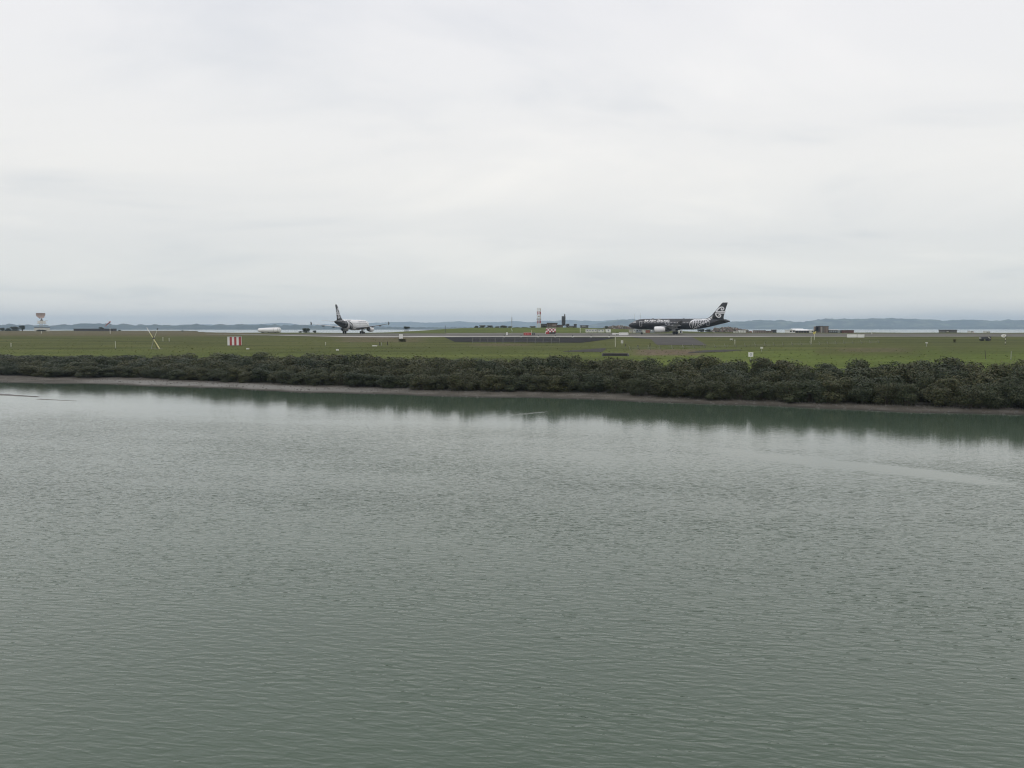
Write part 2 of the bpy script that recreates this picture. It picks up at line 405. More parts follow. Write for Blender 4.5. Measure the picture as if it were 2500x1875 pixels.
# low mud bar breaking the surface off the left bank
def mudbar(name, px0, px1, py, half, top):
    a, b_ = at(px0, py[0], 1), at(px1, py[1], 1)
    d0 = ray(px0, py[0]); d1 = ray(px1, py[1])
    p0 = Vector((0, 0, HC)) + d0 * (HC / -d0.z); p1 = Vector((0, 0, HC)) + d1 * (HC / -d1.z)
    mb = MB(); n = 28; ax = (p1 - p0).normalized(); sd = Vector((-ax.y, ax.x, 0))
    for i in range(n + 1):
        t_ = i / n; c = p0.lerp(p1, t_); w_ = half * (math.sin(math.pi * min(1, t_ * .55 + .45)) ** .7 + .03) * (1 + .25 * math.sin(i * 1.7))
        for k in range(5):
            u = (k - 2) / 2.0
            mb.v.append(tuple(c + sd * (u * w_) + Vector((0, 0, top * (1 - u * u) - .03 * u * u - (.05 if i in (0, n) else 0)))))
    for i in range(n):
        for k in range(4):
            q = i * 5 + k; mb.f.append((q, q + 1, q + 6, q + 5)); mb.m.append(0)
    return struct(mb.build(name, M['mudbar'], smooth=True))
M['mudbar'] = mat('wet_mud', (.075, .07, .06), .6, .2, .8)
mudbar('mud_bar', -160, 98, (954, 969), 1.25, .06)
mudbar('mud_bar', 92, 190, (974.5, 979), .5, .02)

# ------------------------------------------------------------------ far hills
def hill_mat(name, c0, c1, c2, sc):
    m = bpy.data.materials.new(name); m.use_nodes = True
    t = m.node_tree; b = t.nodes['Principled BSDF']; g = t.nodes.new('ShaderNodeTexCoord')
    mp_ = nd(t, 'ShaderNodeMapping'); mp_.inputs['Scale'].default_value = (sc, sc, sc * 4); t.links.new(g.outputs['Object'], mp_.inputs[0])
    n = nd(t, 'ShaderNodeTexNoise', i_Scale=1.0, i_Detail=6.0, i_Roughness=.65); t.links.new(mp_.outputs[0], n.inputs['Vector'])
    r = ramp(t, [(.42, c0), (.52, c1), (.62, c2)]); t.links.new(n.outputs['Fac'], r.inputs[0]); t.links.new(r.outputs[0], b.inputs['Base Color'])
    b.inputs['Roughness'].default_value = .95; b.inputs['Specular IOR Level'].default_value = .1
    return m
M['wooded'] = hill_mat('wooded_shore', (.020, .028, .024), (.036, .046, .034), (.07, .075, .052), .02)
M['farhill'] = hill_mat('far_hill', (.022, .032, .030), (.065, .082, .058), (.18, .195, .125), .009)
def interp(pts, x):
    if x <= pts[0][0]: return pts[0][1]
    for (a, ya), (b_, yb) in zip(pts, pts[1:]):
        if x <= b_: return lerp(ya, yb, (x - a) / (b_ - a))
    return pts[-1][1]
def hill(name, prof, D, depth, rough, freq, material, p0, p1, step, trees=2.5):
    mb = MB(); cols_ = []
    px = p0
    while px <= p1: cols_.append(px); px += step
    nr = 12
    for j in range(nr + 1):
        u = j / nr
        Yd = D + depth * (u ** 1.2)
        for px in cols_:
            top = HC + (HOR - interp(prof, px)) * (D + depth * .55) / F
            X = (px - 1250) / F * (D + depth * .3)
            e = sm(0, .55, u) ** .75 if u < .55 else 1 - .35 * sm(.55, 1, u)
            nz = noise.fractal(Vector((X * freq, Yd * freq, D * .01)), .9, 2.1, 5)
            z = top * e * (1 + rough * nz * (.4 + e * .6))
            z += trees * e * (noise.noise(Vector((X * .045, Yd * .02, 9.0))) + .7 * noise.noise(Vector((X * .11, Yd * .05, 4.0))))
            if j == 0: z = -1.0
            mb.v.append((X, Yd + depth * .1 * noise.noise(Vector((X * freq * .6, 5.0, u))), z))
    n = len(cols_)
    for j in range(nr):
        for i in range(n - 1):
            k = j * n + i; mb.f.append((k, k + 1, k + n + 1, k + n)); mb.m.append(0)
    return struct(mb.build(name, material, smooth=True))
left_p = [(-900, 792), (-400, 793), (0, 793.5), (40, 793), (65, 795), (118, 796), (130, 794), (165, 793), (171, 795), (182, 791), (197, 790.5), (206, 793), (216, 791.5), (250, 790.5), (262, 792),
          (276, 793), (290, 791.5), (306, 793), (318, 795), (335, 794), (365, 793), (400, 795), (420, 794.5), (455, 794), (470, 792.5), (500, 795), (530, 793.5), (560, 794.5), (585, 793), (612, 794),
          (650, 794), (705, 795), (740, 794.5), (800, 796), (850, 797), (900, 798), (960, 799), (1050, 799.5), (1200, 800.5), (1300, 801.5), (1500, 803)]
mid_p = [(300, 800), (420, 794), (470, 792), (520, 794), (590, 793), (650, 789), (700, 790), (722, 793), (800, 792), (900, 789), (960, 786), (1000, 786.5), (1050, 788), (1120, 784.5), (1140, 786), (1170, 787), (1200, 786.5), (1230, 786), (1265, 784),
         (1292, 787), (1330, 784), (1380, 782.5), (1408, 781), (1440, 783), (1470, 784), (1500, 782.5), (1560, 786), (1700, 790), (1900, 796)]
right_p = [(1380, 801), (1430, 795), (1480, 788), (1500, 782), (1520, 781), (1545, 780.5), (1600, 782), (1680, 785), (1780, 788), (1800, 786), (1832, 784.5), (1862, 782), (1885, 783.5), (1910, 781), (1932, 784), (1950, 786), (1990, 785.5),
           (2010, 781.5), (2025, 779), (2050, 780), (2080, 779.5), (2110, 779.5), (2130, 780), (2152, 778), (2192, 777.5), (2220, 779.5), (2245, 778.5), (2262, 781.5), (2300, 781), (2322, 784), (2352, 782), (2415, 781), (2440, 784.5),
           (2460, 783), (2500, 782), (2700, 780), (3200, 784)]
hill('far_ridge', mid_p, 8800, 900, .14, .006, M['farhill'], 300, 1900, 3, 3.5)
hill('harbour_hills', right_p, 5900, 700, .17, .011, M['farhill'], 1380, 3200, 2, 4.0)
hill('wooded_shore', left_p, 4200, 260, .30, .022, M['wooded'], -900, 1500, 1.5, 4.0)
shore_p = [(1700, 804), (1780, 800), (1900, 801), (2030, 799), (2110, 796), (2160, 797), (2200, 799), (2240, 796.5), (2300, 799), (2380, 798), (2450, 797), (2500, 798), (2700, 797), (3200, 799)]
hill('wooded_point', shore_p, 5750, 120, .3, .02, M['wooded'], 1700, 3200, 3)

# ------------------------------------------------------------------ haze
hm = bpy.data.materials.new('haze_air'); hm.use_nodes = True
t = hm.node_tree; t.nodes.clear()
pv = nd(t, 'ShaderNodeVolumePrincipled'); pv.inputs['Color'].default_value = (.64, .81, 1.0, 1); pv.inputs['Density'].default_value = 1.5e-4; pv.inputs['Anisotropy'].default_value = 0.5
om = nd(t, 'ShaderNodeOutputMaterial'); t.links.new(pv.outputs[0], om.inputs['Volume'])
hz = MB().box(-11900, 11900, -59, 11000, -4.5, 150).build('haze', hm); hz['kind'] = 'stuff'

# ------------------------------------------------------------------ pavements
M['asphalt'] = mat('taxiway_asphalt', (.125, .120, .105), .9, .14, .15, spec=.08)
M['darkasphalt'] = mat('dark_asphalt', (.022, .0215, .022), .9, .22, .2, spec=.05)
M['palecon'] = mat('taxiway_concrete', (.36, .35, .32), .9, .38, .07, spec=.1)
M['track'] = mat('gravel_track', (.20, .19, .165), .9, .2, .4, spec=.1)
M['ditch'] = mat('ditch_mud', (.05, .047, .042), .9, .25, .6, spec=.1)
def sheet(name, top, bot, material, lift, n=None):
    """ground strip between two world polylines, laid on the terrain"""
    mb = MB(); n = n or len(top)
    k = 14
    for i in range(n):
        for j in range(k + 1):
            p = Vector(bot[i]).lerp(Vector(top[i]), j / k)
            mb.v.append((p.x, p.y, terrain(p.x, p.y) + lift))
    for i in range(n - 1):
        for j in range(k):
            q = i * (k + 1) + j; mb.f.append((q, q + k + 1, q + k + 2, q + 1)); mb.m.append(0)
    return struct(mb.build(name, material, smooth=True))
def psheet(name, up, lo, material, lift, step=12):
    """outline given by photograph rows (lists of (px, py)), cast onto the ground"""
    x0, x1 = up[0][0], up[-1][0]; top, bot = [], []
    n = max(2, int((x1 - x0) / step))
    for i in range(n + 1):
        px = lerp(x0, x1, i / n)
        top.append(hit(px, interp(up, px))); bot.append(hit(px, interp(lo, px)))
    return sheet(name, top, bot, material, lift)
X0, X1 = -112, 420
nseg = 90
txs = [lerp(X0, X1, i / nseg) for i in range(nseg + 1)]
def front(X): return lerp(302, 268, sm(-112, -40, X)) + 3 * sm(40, 140, X)
def back(X): return lerp(312, 366, sm(-112, -70, X)) - 8 * sm(90, 160, X)
sheet('taxiway', [(X, back(X), 0) for X in txs], [(X, front(X) - 1, 0) for X in txs], M['asphalt'], .05)
sheet('concrete_shoulder', [(X, front(X) + lerp(4, 12, sm(-90, -20, X)) * lerp(1, .45, sm(50, 120, X)), 0) for X in txs], [(X, front(X), 0) for X in txs], M['palecon'], .062)
psheet('service_road', [(1090, 813.4), (1250, 813.2), (1500, 813.6)], [(1090, 814.4), (1250, 814.6), (1500, 814.6)], M['track'], .05)
psheet('dark_apron', [(1086, 823.2), (1110, 823.4), (1360, 823.6), (1430, 823.8), (1500, 824.4)], [(1086, 823.8), (1110, 835), (1300, 836.5), (1420, 837), (1460, 832), (1500, 826)], M['darkasphalt'], .05, 6)
psheet('link_taxiway', [(1545, 823), (1600, 823.4), (1690, 823.5), (1725, 842.5)], [(1545, 824), (1590, 829), (1603, 842.5), (1725, 843.8)], M['midasphalt'], .05, 5)
psheet('drain_ditch', [(1375, 858), (1410, 855), (1470, 850.5), (1480, 851)], [(1375, 859), (1410, 859.5), (1470, 860), (1480, 852)], M['ditch'], .05, 5)
psheet('drain_ditch', [(1680, 861), (1720, 855.5), (1770, 854), (1812, 854.5)], [(1680, 862), (1720, 861), (1770, 859.5), (1812, 855.5)], M['ditch'], .05, 5)

# culvert head with a dark mouth below the field
c0, c1_ = hit(1471, 869.5), hit(1534, 869.5)
cv_ = empty('culvert', ((c0 + c1_) / 2), math.atan2(c1_.y - c0.y, c1_.x - c0.x), 'dark concrete culvert mouth with pale lip in the grass beside the brown soil', 'culvert')
wv = (c1_ - c0).length / 2
mb = MB().box(-wv, wv, .5, 1.2, -.3, .44); mb.build('head_wall', M['darkwall'], cv_)
MB().box(-wv - .15, wv + .15, .35, 1.5, .44, .49).build('lip', M['track'], cv_)
for sx in (-1, 1):
    MB().box(sx * wv - .12, sx * wv + .12, -.7, .45, -.3, .36).build('wing_wall', M['greycon'], cv_)

# ------------------------------------------------------------------ mangroves
def crown_mesh(name, rx, rz, nleaf, size, seed, material, lobes=9, hollow=.45, low=-.3):
    rnd = random.Random(seed); V, Fc = [], []
    lob = []
    for k in range(lobes):
        a = rnd.uniform(0, 2 * math.pi); zc = rnd.uniform(low, .55)
        r = rnd.uniform(.3, .72) * rx * (1.0 if zc < .1 else .75)
        lob.append((Vector((r * math.cos(a), r * math.sin(a), zc * rz)), rnd.uniform(.28, .46)))
    lob.append((Vector((0, 0, .2 * rz)), .62)); lob.append((Vector((0, 0, low * .6 * rz)), .72))
    for i in range(nleaf):
        c, lr = rnd.choice(lob)
        d = Vector((rnd.gauss(0, 1), rnd.gauss(0, 1), rnd.gauss(0.15, 1))).normalized()
        rr = lr * (hollow + (1 - hollow) * rnd.random() ** .45) * (1 + .25 * noise.noise(d * 2.3 + c))
        p = c + Vector((d.x * rx * rr, d.y * rx * rr, d.z * rz * rr))
        if p.z < -rz: p.z = -rz + rnd.random() * .2
        nrm = (d + Vector((rnd.gauss(0, .55), rnd.gauss(0, .55), rnd.gauss(.3, .5)))).normalized()
        u = nrm.orthogonal().normalized(); w = nrm.cross(u); a = rnd.uniform(0, 6.28)
        u2 = u * math.cos(a) + w * math.sin(a); w2 = nrm.cross(u2)
        s = size * rnd.uniform(.6, 1.35); o = len(V)
        V += [p - u2 * s, p - w2 * s * .55 + nrm * s * .15, p + u2 * s, p + w2 * s * .55 + nrm * s * .15]
        Fc.append((o, o + 1, o + 2, o + 3))
    me = bpy.data.meshes.new(name); me.from_pydata([tuple(v) for v in V], [], Fc); me.materials.append(material); me.update()
    return me
def stem_mesh(name, h, spread, seed, n=5, r=.06):
    rnd = random.Random(seed); mb = MB()
    for k in range(n):
        a = 2 * math.pi * k / n + rnd.uniform(-.4, .4); q = spread * rnd.uniform(.4, 1)
        p1 = Vector((q * .35 * math.cos(a), q * .35 * math.sin(a), h * .45)); p2 = Vector((q * math.cos(a), q * math.sin(a), h))
        mb.tube((.1 * math.cos(a), .1 * math.sin(a), -.15), p1, r, r * .7, 6); mb.tube(p1, p2, r * .7, r * .3, 6)
    return mb.mesh(name, M['bark'])
CR = [crown_mesh('mangrove_crown', 1.0, 1.0, 7000, .050, 100 + i, M['mangrove'], lobes=13 + i % 5, low=-.72) for i in range(8)]
ST = [stem_mesh('mangrove_stems', .8, .75, 200 + i) for i in range(4)]
def mangrove(X, s, h, w, rnd, label, group, tilt=0.0):
    Yv = yline(X) + s / .935; z = terrain(X, Yv)
    root = empty('mangrove_bush', (X, Yv, z), rnd.uniform(0, 6.28), label, 'mangrove', group)
    rz = h * .52
    link('crown', rnd.choice(CR), root, (0, 0, h - rz * .98), (0, 0, 0), (w / 2 * rnd.uniform(.9, 1.1), w / 2 * rnd.uniform(.9, 1.1), rz))
    link('trunk', rnd.choice(ST), root, (0, 0, 0), (0, 0, 0), (w / 2.4, w / 2.4, h * .75))
    return root
rnd = random.Random(5)
rowsM = [  # offset behind the mud edge, height, spacing, width, label, group
    (.5, 1.85, 2.0, 3.3, 'low grey-green mangrove bush on the mud at the open-water edge of the thicket', 'mangroves along the water edge'),
    (3.6, 2.4, 2.4, 4.0, 'rounded dark olive mangrove bush in the middle of the thicket', 'mangroves in the middle of the thicket'),
    (6.9, 2.85, 2.8, 4.5, 'taller brownish mangrove bush behind the middle of the thicket', 'taller mangroves in the inner thicket'),
    (10.4, 3.15, 2.9, 4.9, 'tall dark mangrove bush at the grass side of the thicket', 'mangroves along the grass side'),
]
def canopy(X):   # the thicket's top rises and dips along the bank
    px_, _ = pix(X, yline(X) + 14, 4)
    k = [(-200, .92), (0, .92), (200, .93), (330, .84), (460, .84), (520, .95), (570, 1.05), (640, .97), (780, .96), (900, .97), (980, .93), (1050, 1.08), (1120, 1.0), (1220, .92), (1330, .96), (1420, 1.03),
         (1500, 1.0), (1560, .95), (1640, 1.02), (1740, 1.03), (1790, .93), (1850, .95), (1930, 1.06), (2000, .98), (2060, .88), (2140, .88), (2250, 1.0), (2330, 1.06), (2440, 1.05), (2600, 1.0)]
    return interp(k, px_)
for off, hgt_, spc, wid, lab, grp in rowsM:
    X = -96.0 + rnd.uniform(0, 2)
    while X < 66:
        k = canopy(X); wide = 1.0 + .15 * clamp((-X) / 70)
        s = mudw(X) + off * lerp(1.0, .85, clamp((-X) / 80)) + rnd.uniform(-.7, .7)
        h = hgt_ * lerp(1.0, k, .4 + .6 * (off / 10.4)) * rnd.uniform(.88, 1.13) * interp([(-80, .84), (-30, 1.0), (0, 1.11), (20, 1.19), (60, 1.22)], X)
        mangrove(X, s, h, wid * wide * rnd.uniform(.85, 1.2), rnd, lab, grp)
        X += spc * rnd.uniform(.75, 1.25)

# ------------------------------------------------------------------ aircraft
FUS = [  # x from nose, top z, bottom z, half width
    (0.0, 3.42, 3.30, .06), (.12, 3.62, 3.08, .30), (.35, 3.86, 2.88, .56), (.8, 4.15, 2.62, .88), (1.4, 4.47, 2.38, 1.17), (2.0, 4.86, 2.20, 1.39), (2.6, 5.20, 2.06, 1.57), (3.3, 5.48, 1.96, 1.72),
    (4.2, 5.70, 1.88, 1.85), (5.5, 5.84, 1.82, 1.94), (7.0, 5.88, 1.80, 1.975), (10, 5.88, 1.80, 1.975), (14, 5.88, 1.80, 1.975), (18, 5.88, 1.80, 1.975), (22, 5.88, 1.80, 1.975), (24.0, 5.88, 1.82, 1.975),
    (26, 5.88, 1.98, 1.95), (28, 5.87, 2.30, 1.86), (30, 5.84, 2.74, 1.70), (32, 5.77, 3.24, 1.44), (34, 5.64, 3.76, 1.10), (35.6, 5.46, 4.16, .78), (36.8, 5.24, 4.48, .45), (37.4, 5.08, 4.66, .24), (37.57, 4.98, 4.76, .12)]
def fus_at(x):
    for a, b_ in zip(FUS, FUS[1:]):
        if x <= b_[0]:
            t_ = clamp((x - a[0]) / (b_[0] - a[0])); return tuple(lerp(a[i], b_[i], t_) for i in (1, 2, 3))
    return FUS[-1][1:]
def fus_y(x, z):
    top, bot, w = fus_at(x); c = (top + bot) / 2; h = (top - bot) / 2
    u = clamp((z - c) / h, -1, 1); return w * math.sqrt(max(0, 1 - u * u))
def fuselage_mesh(name, mats, nseg=40, fine=1.0):
    mb = MB(); xsq = []
    for a, b_ in zip(FUS, FUS[1:]):
        n = max(1, int((b_[0] - a[0]) / fine)); xsq += [lerp(a[0], b_[0], i / n) for i in range(n)]
    xsq.append(FUS[-1][0]); rings = []
    for x_ in xsq:
        top, bot, w = fus_at(x_); c, h = (top + bot) / 2, (top - bot) / 2
        rings.append([(x_, w * math.cos(2 * math.pi * i / nseg), c + h * math.sin(2 * math.pi * i / nseg)) for i in range(nseg)])
    mb.loft(rings); return mb.mesh(name, mats, True)
def airfoil(xle, chord, thick):
    pts = [(0, 0), (.04, .42), (.14, .80), (.32, 1.0), (.6, .72), (.85, .28), (1, .03), (.85, -.16), (.55, -.50), (.28, -.72), (.10, -.62), (.03, -.36)]
    return [(xle + chord * a, thick / 2 * b_) for a, b_ in pts]
def wing_mesh(name, secs, side, material):
    rings = []
    for (y, xle, chord, z, th) in secs:
        rings.append([(px, side * y, z + pz) for px, pz in airfoil(xle, chord, th)])
    return MB().loft(rings).mesh(name, material, True)
WING = [(1.2, 11.0, 7.6, 2.42, 1.05), (1.98, 11.7, 6.9, 2.48, .98), (4.0, 12.85, 5.85, 2.66, .72), (6.4, 14.25, 4.55, 2.90, .50), (10, 16.4, 3.45, 3.28, .34), (14, 18.75, 2.3, 3.75, .22), (16.6, 20.3, 1.62, 4.10, .15), (17.0, 20.55, 1.45, 4.16, .12)]
STAB = [(.5, 32.2, 3.5, 4.86, .34), (1.2, 32.6, 3.2, 4.93, .30), (4.0, 34.2, 2.2, 5.22, .2), (6.1, 35.35, 1.45, 5.45, .12), (6.25, 35.55, 1.2, 5.47, .08)]
FIN = [(5.35, 27.8, 35.35, .16), (5.80, 28.5, 35.25, .30), (6.0, 29.3, 35.22, .40), (6.4, 30.1, 35.20, .44), (7.0, 30.8, 35.30, .42), (9.0, 32.45, 35.75, .34), (11.4, 34.4, 36.50, .24), (11.7, 34.75, 36.58, .16), (11.76, 35.0, 36.55, .06)]
def fin_half(x, z):
    for a, b_ in zip(FIN, FIN[1:]):
        if z <= b_[0]:
            t_ = clamp((z - a[0]) / (b_[0] - a[0])); le, te, th = (lerp(a[i], b_[i], t_) for i in (1, 2, 3))
            break
    else: le, te, th = FIN[-1][1:]
    u = clamp((x - le) / max(.01, te - le)); tab = [(0, 0), (.04, .42), (.14, .80), (.32, 1), (.6, .72), (.85, .28), (1, .03)]
    return th / 2 * interp(tab, u)
def catmull(p, n=8):
    out = []
    for i in range(len(p) - 1):
        a, b_, c, d = p[max(0, i - 1)], p[i], p[i + 1], p[min(len(p) - 1, i + 2)]
        for k in range(n):
            t_ = k / n
            out.append(tuple(.5 * (2 * b_[j] + (c[j] - a[j]) * t_ + (2 * a[j] - 5 * b_[j] + 4 * c[j] - d[j]) * t_ ** 2 + (3 * b_[j] - a[j] - 3 * c[j] + d[j]) * t_ ** 3) for j in range(3)))
    out.append(tuple(p[-1])); return out
def ribbon(mb, pts, surf, side, n=8):
    """pts: (x, z, width) stroke laid on a surface y = surf(x, z)"""
    q = catmull(pts, n); o = len(mb.v)
    for i, (x, z, w) in enumerate(q):
        a, b_ = q[max(0, i - 1)], q[min(len(q) - 1, i + 1)]
        tx, tz = b_[0] - a[0], b_[1] - a[1]; l_ = math.hypot(tx, tz) or 1
        nx, nz = -tz / l_, tx / l_
        for s in (-.5, 0, .5):
            X_, Z_ = x + nx * w * s, z + nz * w * s
            mb.v.append((X_, side * (surf(X_, Z_) + .03), Z_))
    for i in range(len(q) - 1):
        for k in (0, 1):
            a = o + i * 3 + k; mb.f.append((a, a + 1, a + 4, a + 3)); mb.m.append(0)
def uvp(u, v, w):   # from the enlarged crop of the black airliner to metres on its side
    return ((1500 + u / 6.9125 - 1534) / 247 * 37.57, (817 - (720 + v / 6.9125)) * .1515, w)
def ring_x(x):   # door and exit outlines: closed strips following the skin
    return x
def outline(mb, x0, x1, z0, z1, w, side):
    for (a, b_) in (((x0, z0), (x1, z0)), ((x1, z0), (x1, z1)), ((x1, z1), (x0, z1)), ((x0, z1), (x0, z0))):
        n = 6; pts = [(lerp(a[0], b_[0], i / n), lerp(a[1], b_[1], i / n), w) for i in range(n + 1)]
        ribbon(mb, pts, fus_y, side, 1)
def lettering(body, x0, x1, zb, height, side, material, parent, smallcap=None):
    """words printed along the fuselage, wrapped to its skin"""
    objs = []
    cu_ = bpy.data.curves.new('lettering', 'FONT'); cu_.body = body; cu_.size = 1; cu_.shear = .35; cu_.space_character = 1.02; cu_.offset = .03; cu_.resolution_u = 3
    if smallcap:
        for i, ch in enumerate(cu_.body_format): ch.use_small_caps = True
        cu_.small_caps_scale = .82
    ob = bpy.data.objects.new('lettering_source', cu_); col.objects.link(ob)
    bpy.context.view_layer.update()
    dg = bpy.context.evaluated_depsgraph_get(); me = bpy.data.meshes.new_from_object(ob.evaluated_get(dg))
    bpy.data.objects.remove(ob); 
    bm = bmesh.new(); bm.from_mesh(me); bmesh.ops.triangulate(bm, faces=bm.faces); bmesh.ops.subdivide_edges(bm, edges=bm.edges, cuts=2, use_grid_fill=True)
    xs_ = [v.co.x for v in bm.verts]; ys_ = [v.co.y for v in bm.verts]; lo, hi = min(xs_), max(xs_); y0, y1 = min(ys_), max(ys_)
    for v in bm.verts:
        u = (v.co.x - lo) / (hi - lo); 
        X_ = lerp(x0, x1, u) if side < 0 else lerp(x1, x0, u)
        Z_ = zb + (v.co.y - y0) / (y1 - y0) * height
        v.co = (X_, side * (fus_y(X_, Z_) + .035), Z_)
    bm.to_mesh(me); bm.free(); me.materials.clear(); me.materials.append(material)
    return link('lettering', me, parent)

# fuselage paint of the white airliner: black tail swept forward along the belly
pm = bpy.data.materials.new('white_and_black_livery'); pm.use_nodes = True
t = pm.node_tree; b = t.nodes['Principled BSDF']; L2 = t.links.new
g = nd(t, 'ShaderNodeTexCoord'); sx_ = nd(t, 'ShaderNodeSeparateXYZ'); L2(g.outputs['Object'], sx_.inputs[0])
edge = math_n(t, 'MULTIPLY_ADD', math_n(t, 'POWER', math_n(t, 'MAXIMUM', math_n(t, 'SUBTRACT', sx_.outputs[2], 1.8), 0.0), 1.5), .62, 21.3)
blk = math_n(t, 'GREATER_THAN', sx_.outputs[0], edge)
e2 = math_n(t, 'MULTIPLY_ADD', math_n(t, 'POWER', math_n(t, 'MAXIMUM', math_n(t, 'SUBTRACT', sx_.outputs[2], 1.8), 0.0), 1.3), .75, 24.6)
e3 = math_n(t, 'MULTIPLY_ADD', math_n(t, 'SUBTRACT', sx_.outputs[2], 1.8), .35, 27.0)
wht = math_n(t, 'MULTIPLY', math_n(t, 'GREATER_THAN', sx_.outputs[0], e2), math_n(t, 'LESS_THAN', sx_.outputs[0], e3))
tip = math_n(t, 'MULTIPLY', math_n(t, 'GREATER_THAN', sx_.outputs[2], 5.15), math_n(t, 'LESS_THAN', sx_.outputs[0], 30.5))
f1 = math_n(t, 'MULTIPLY', blk, math_n(t, 'SUBTRACT', 1.0, math_n(t, 'MAXIMUM', wht, tip)))
L2(mix_n(t, f1, (.80, .80, .80), (.014, .015, .018)), b.inputs['Base Color']); b.inputs['Roughness'].default_value = .25

BASE = {}
def shared(key, fn):
    if key not in BASE: BASE[key] = fn()
    return BASE[key]
def gear_leg(root, name, x, y, ztop, rw, ww, gap, drag):
    gl = MB().tube((x, y, ztop), (x, y, rw), .12 if rw > .5 else .085, None, 10).tube((x - drag, y * .93, ztop), (x, y, ztop * .45), .06, None, 8).build(name, M['metal'], root, smooth=True)
    for s in (-1, 1):
        w = MB().lathe([(-ww / 2, rw * .62), (-ww / 2, rw * .9), (-ww * .3, rw), (ww * .3, rw), (ww / 2, rw * .9), (ww / 2, rw * .62)], 20, 'Z')
        me = w.mesh('wheel', M['tyre'], True)
        wo_ = link('wheel', me, gl, (x, y + s * gap, rw), (R(90), 0, 0))
        hb = MB().lathe([(-ww * .42, rw * .2), (-ww * .42, rw * .58), (ww * .42, rw * .58), (ww * .42, rw * .2)], 14, 'Z').build('hub', M['metal'], wo_)
        hb.parent = gl; hb.location = (x, y + s * gap, rw); hb.rotation_euler = (R(90), 0, 0)
    MB().tube((x, y - gap, rw), (x, y + gap, rw), .06, None, 8).build('axle', M['metal'], gl)
    MB().box(x - .9, x + .5, y + (.25 if y > 0 else -.29), y + (.29 if y > 0 else -.25), rw + .55, ztop).build('gear_door', M['wing'] if y else M['darkmetal'], gl) if y else None
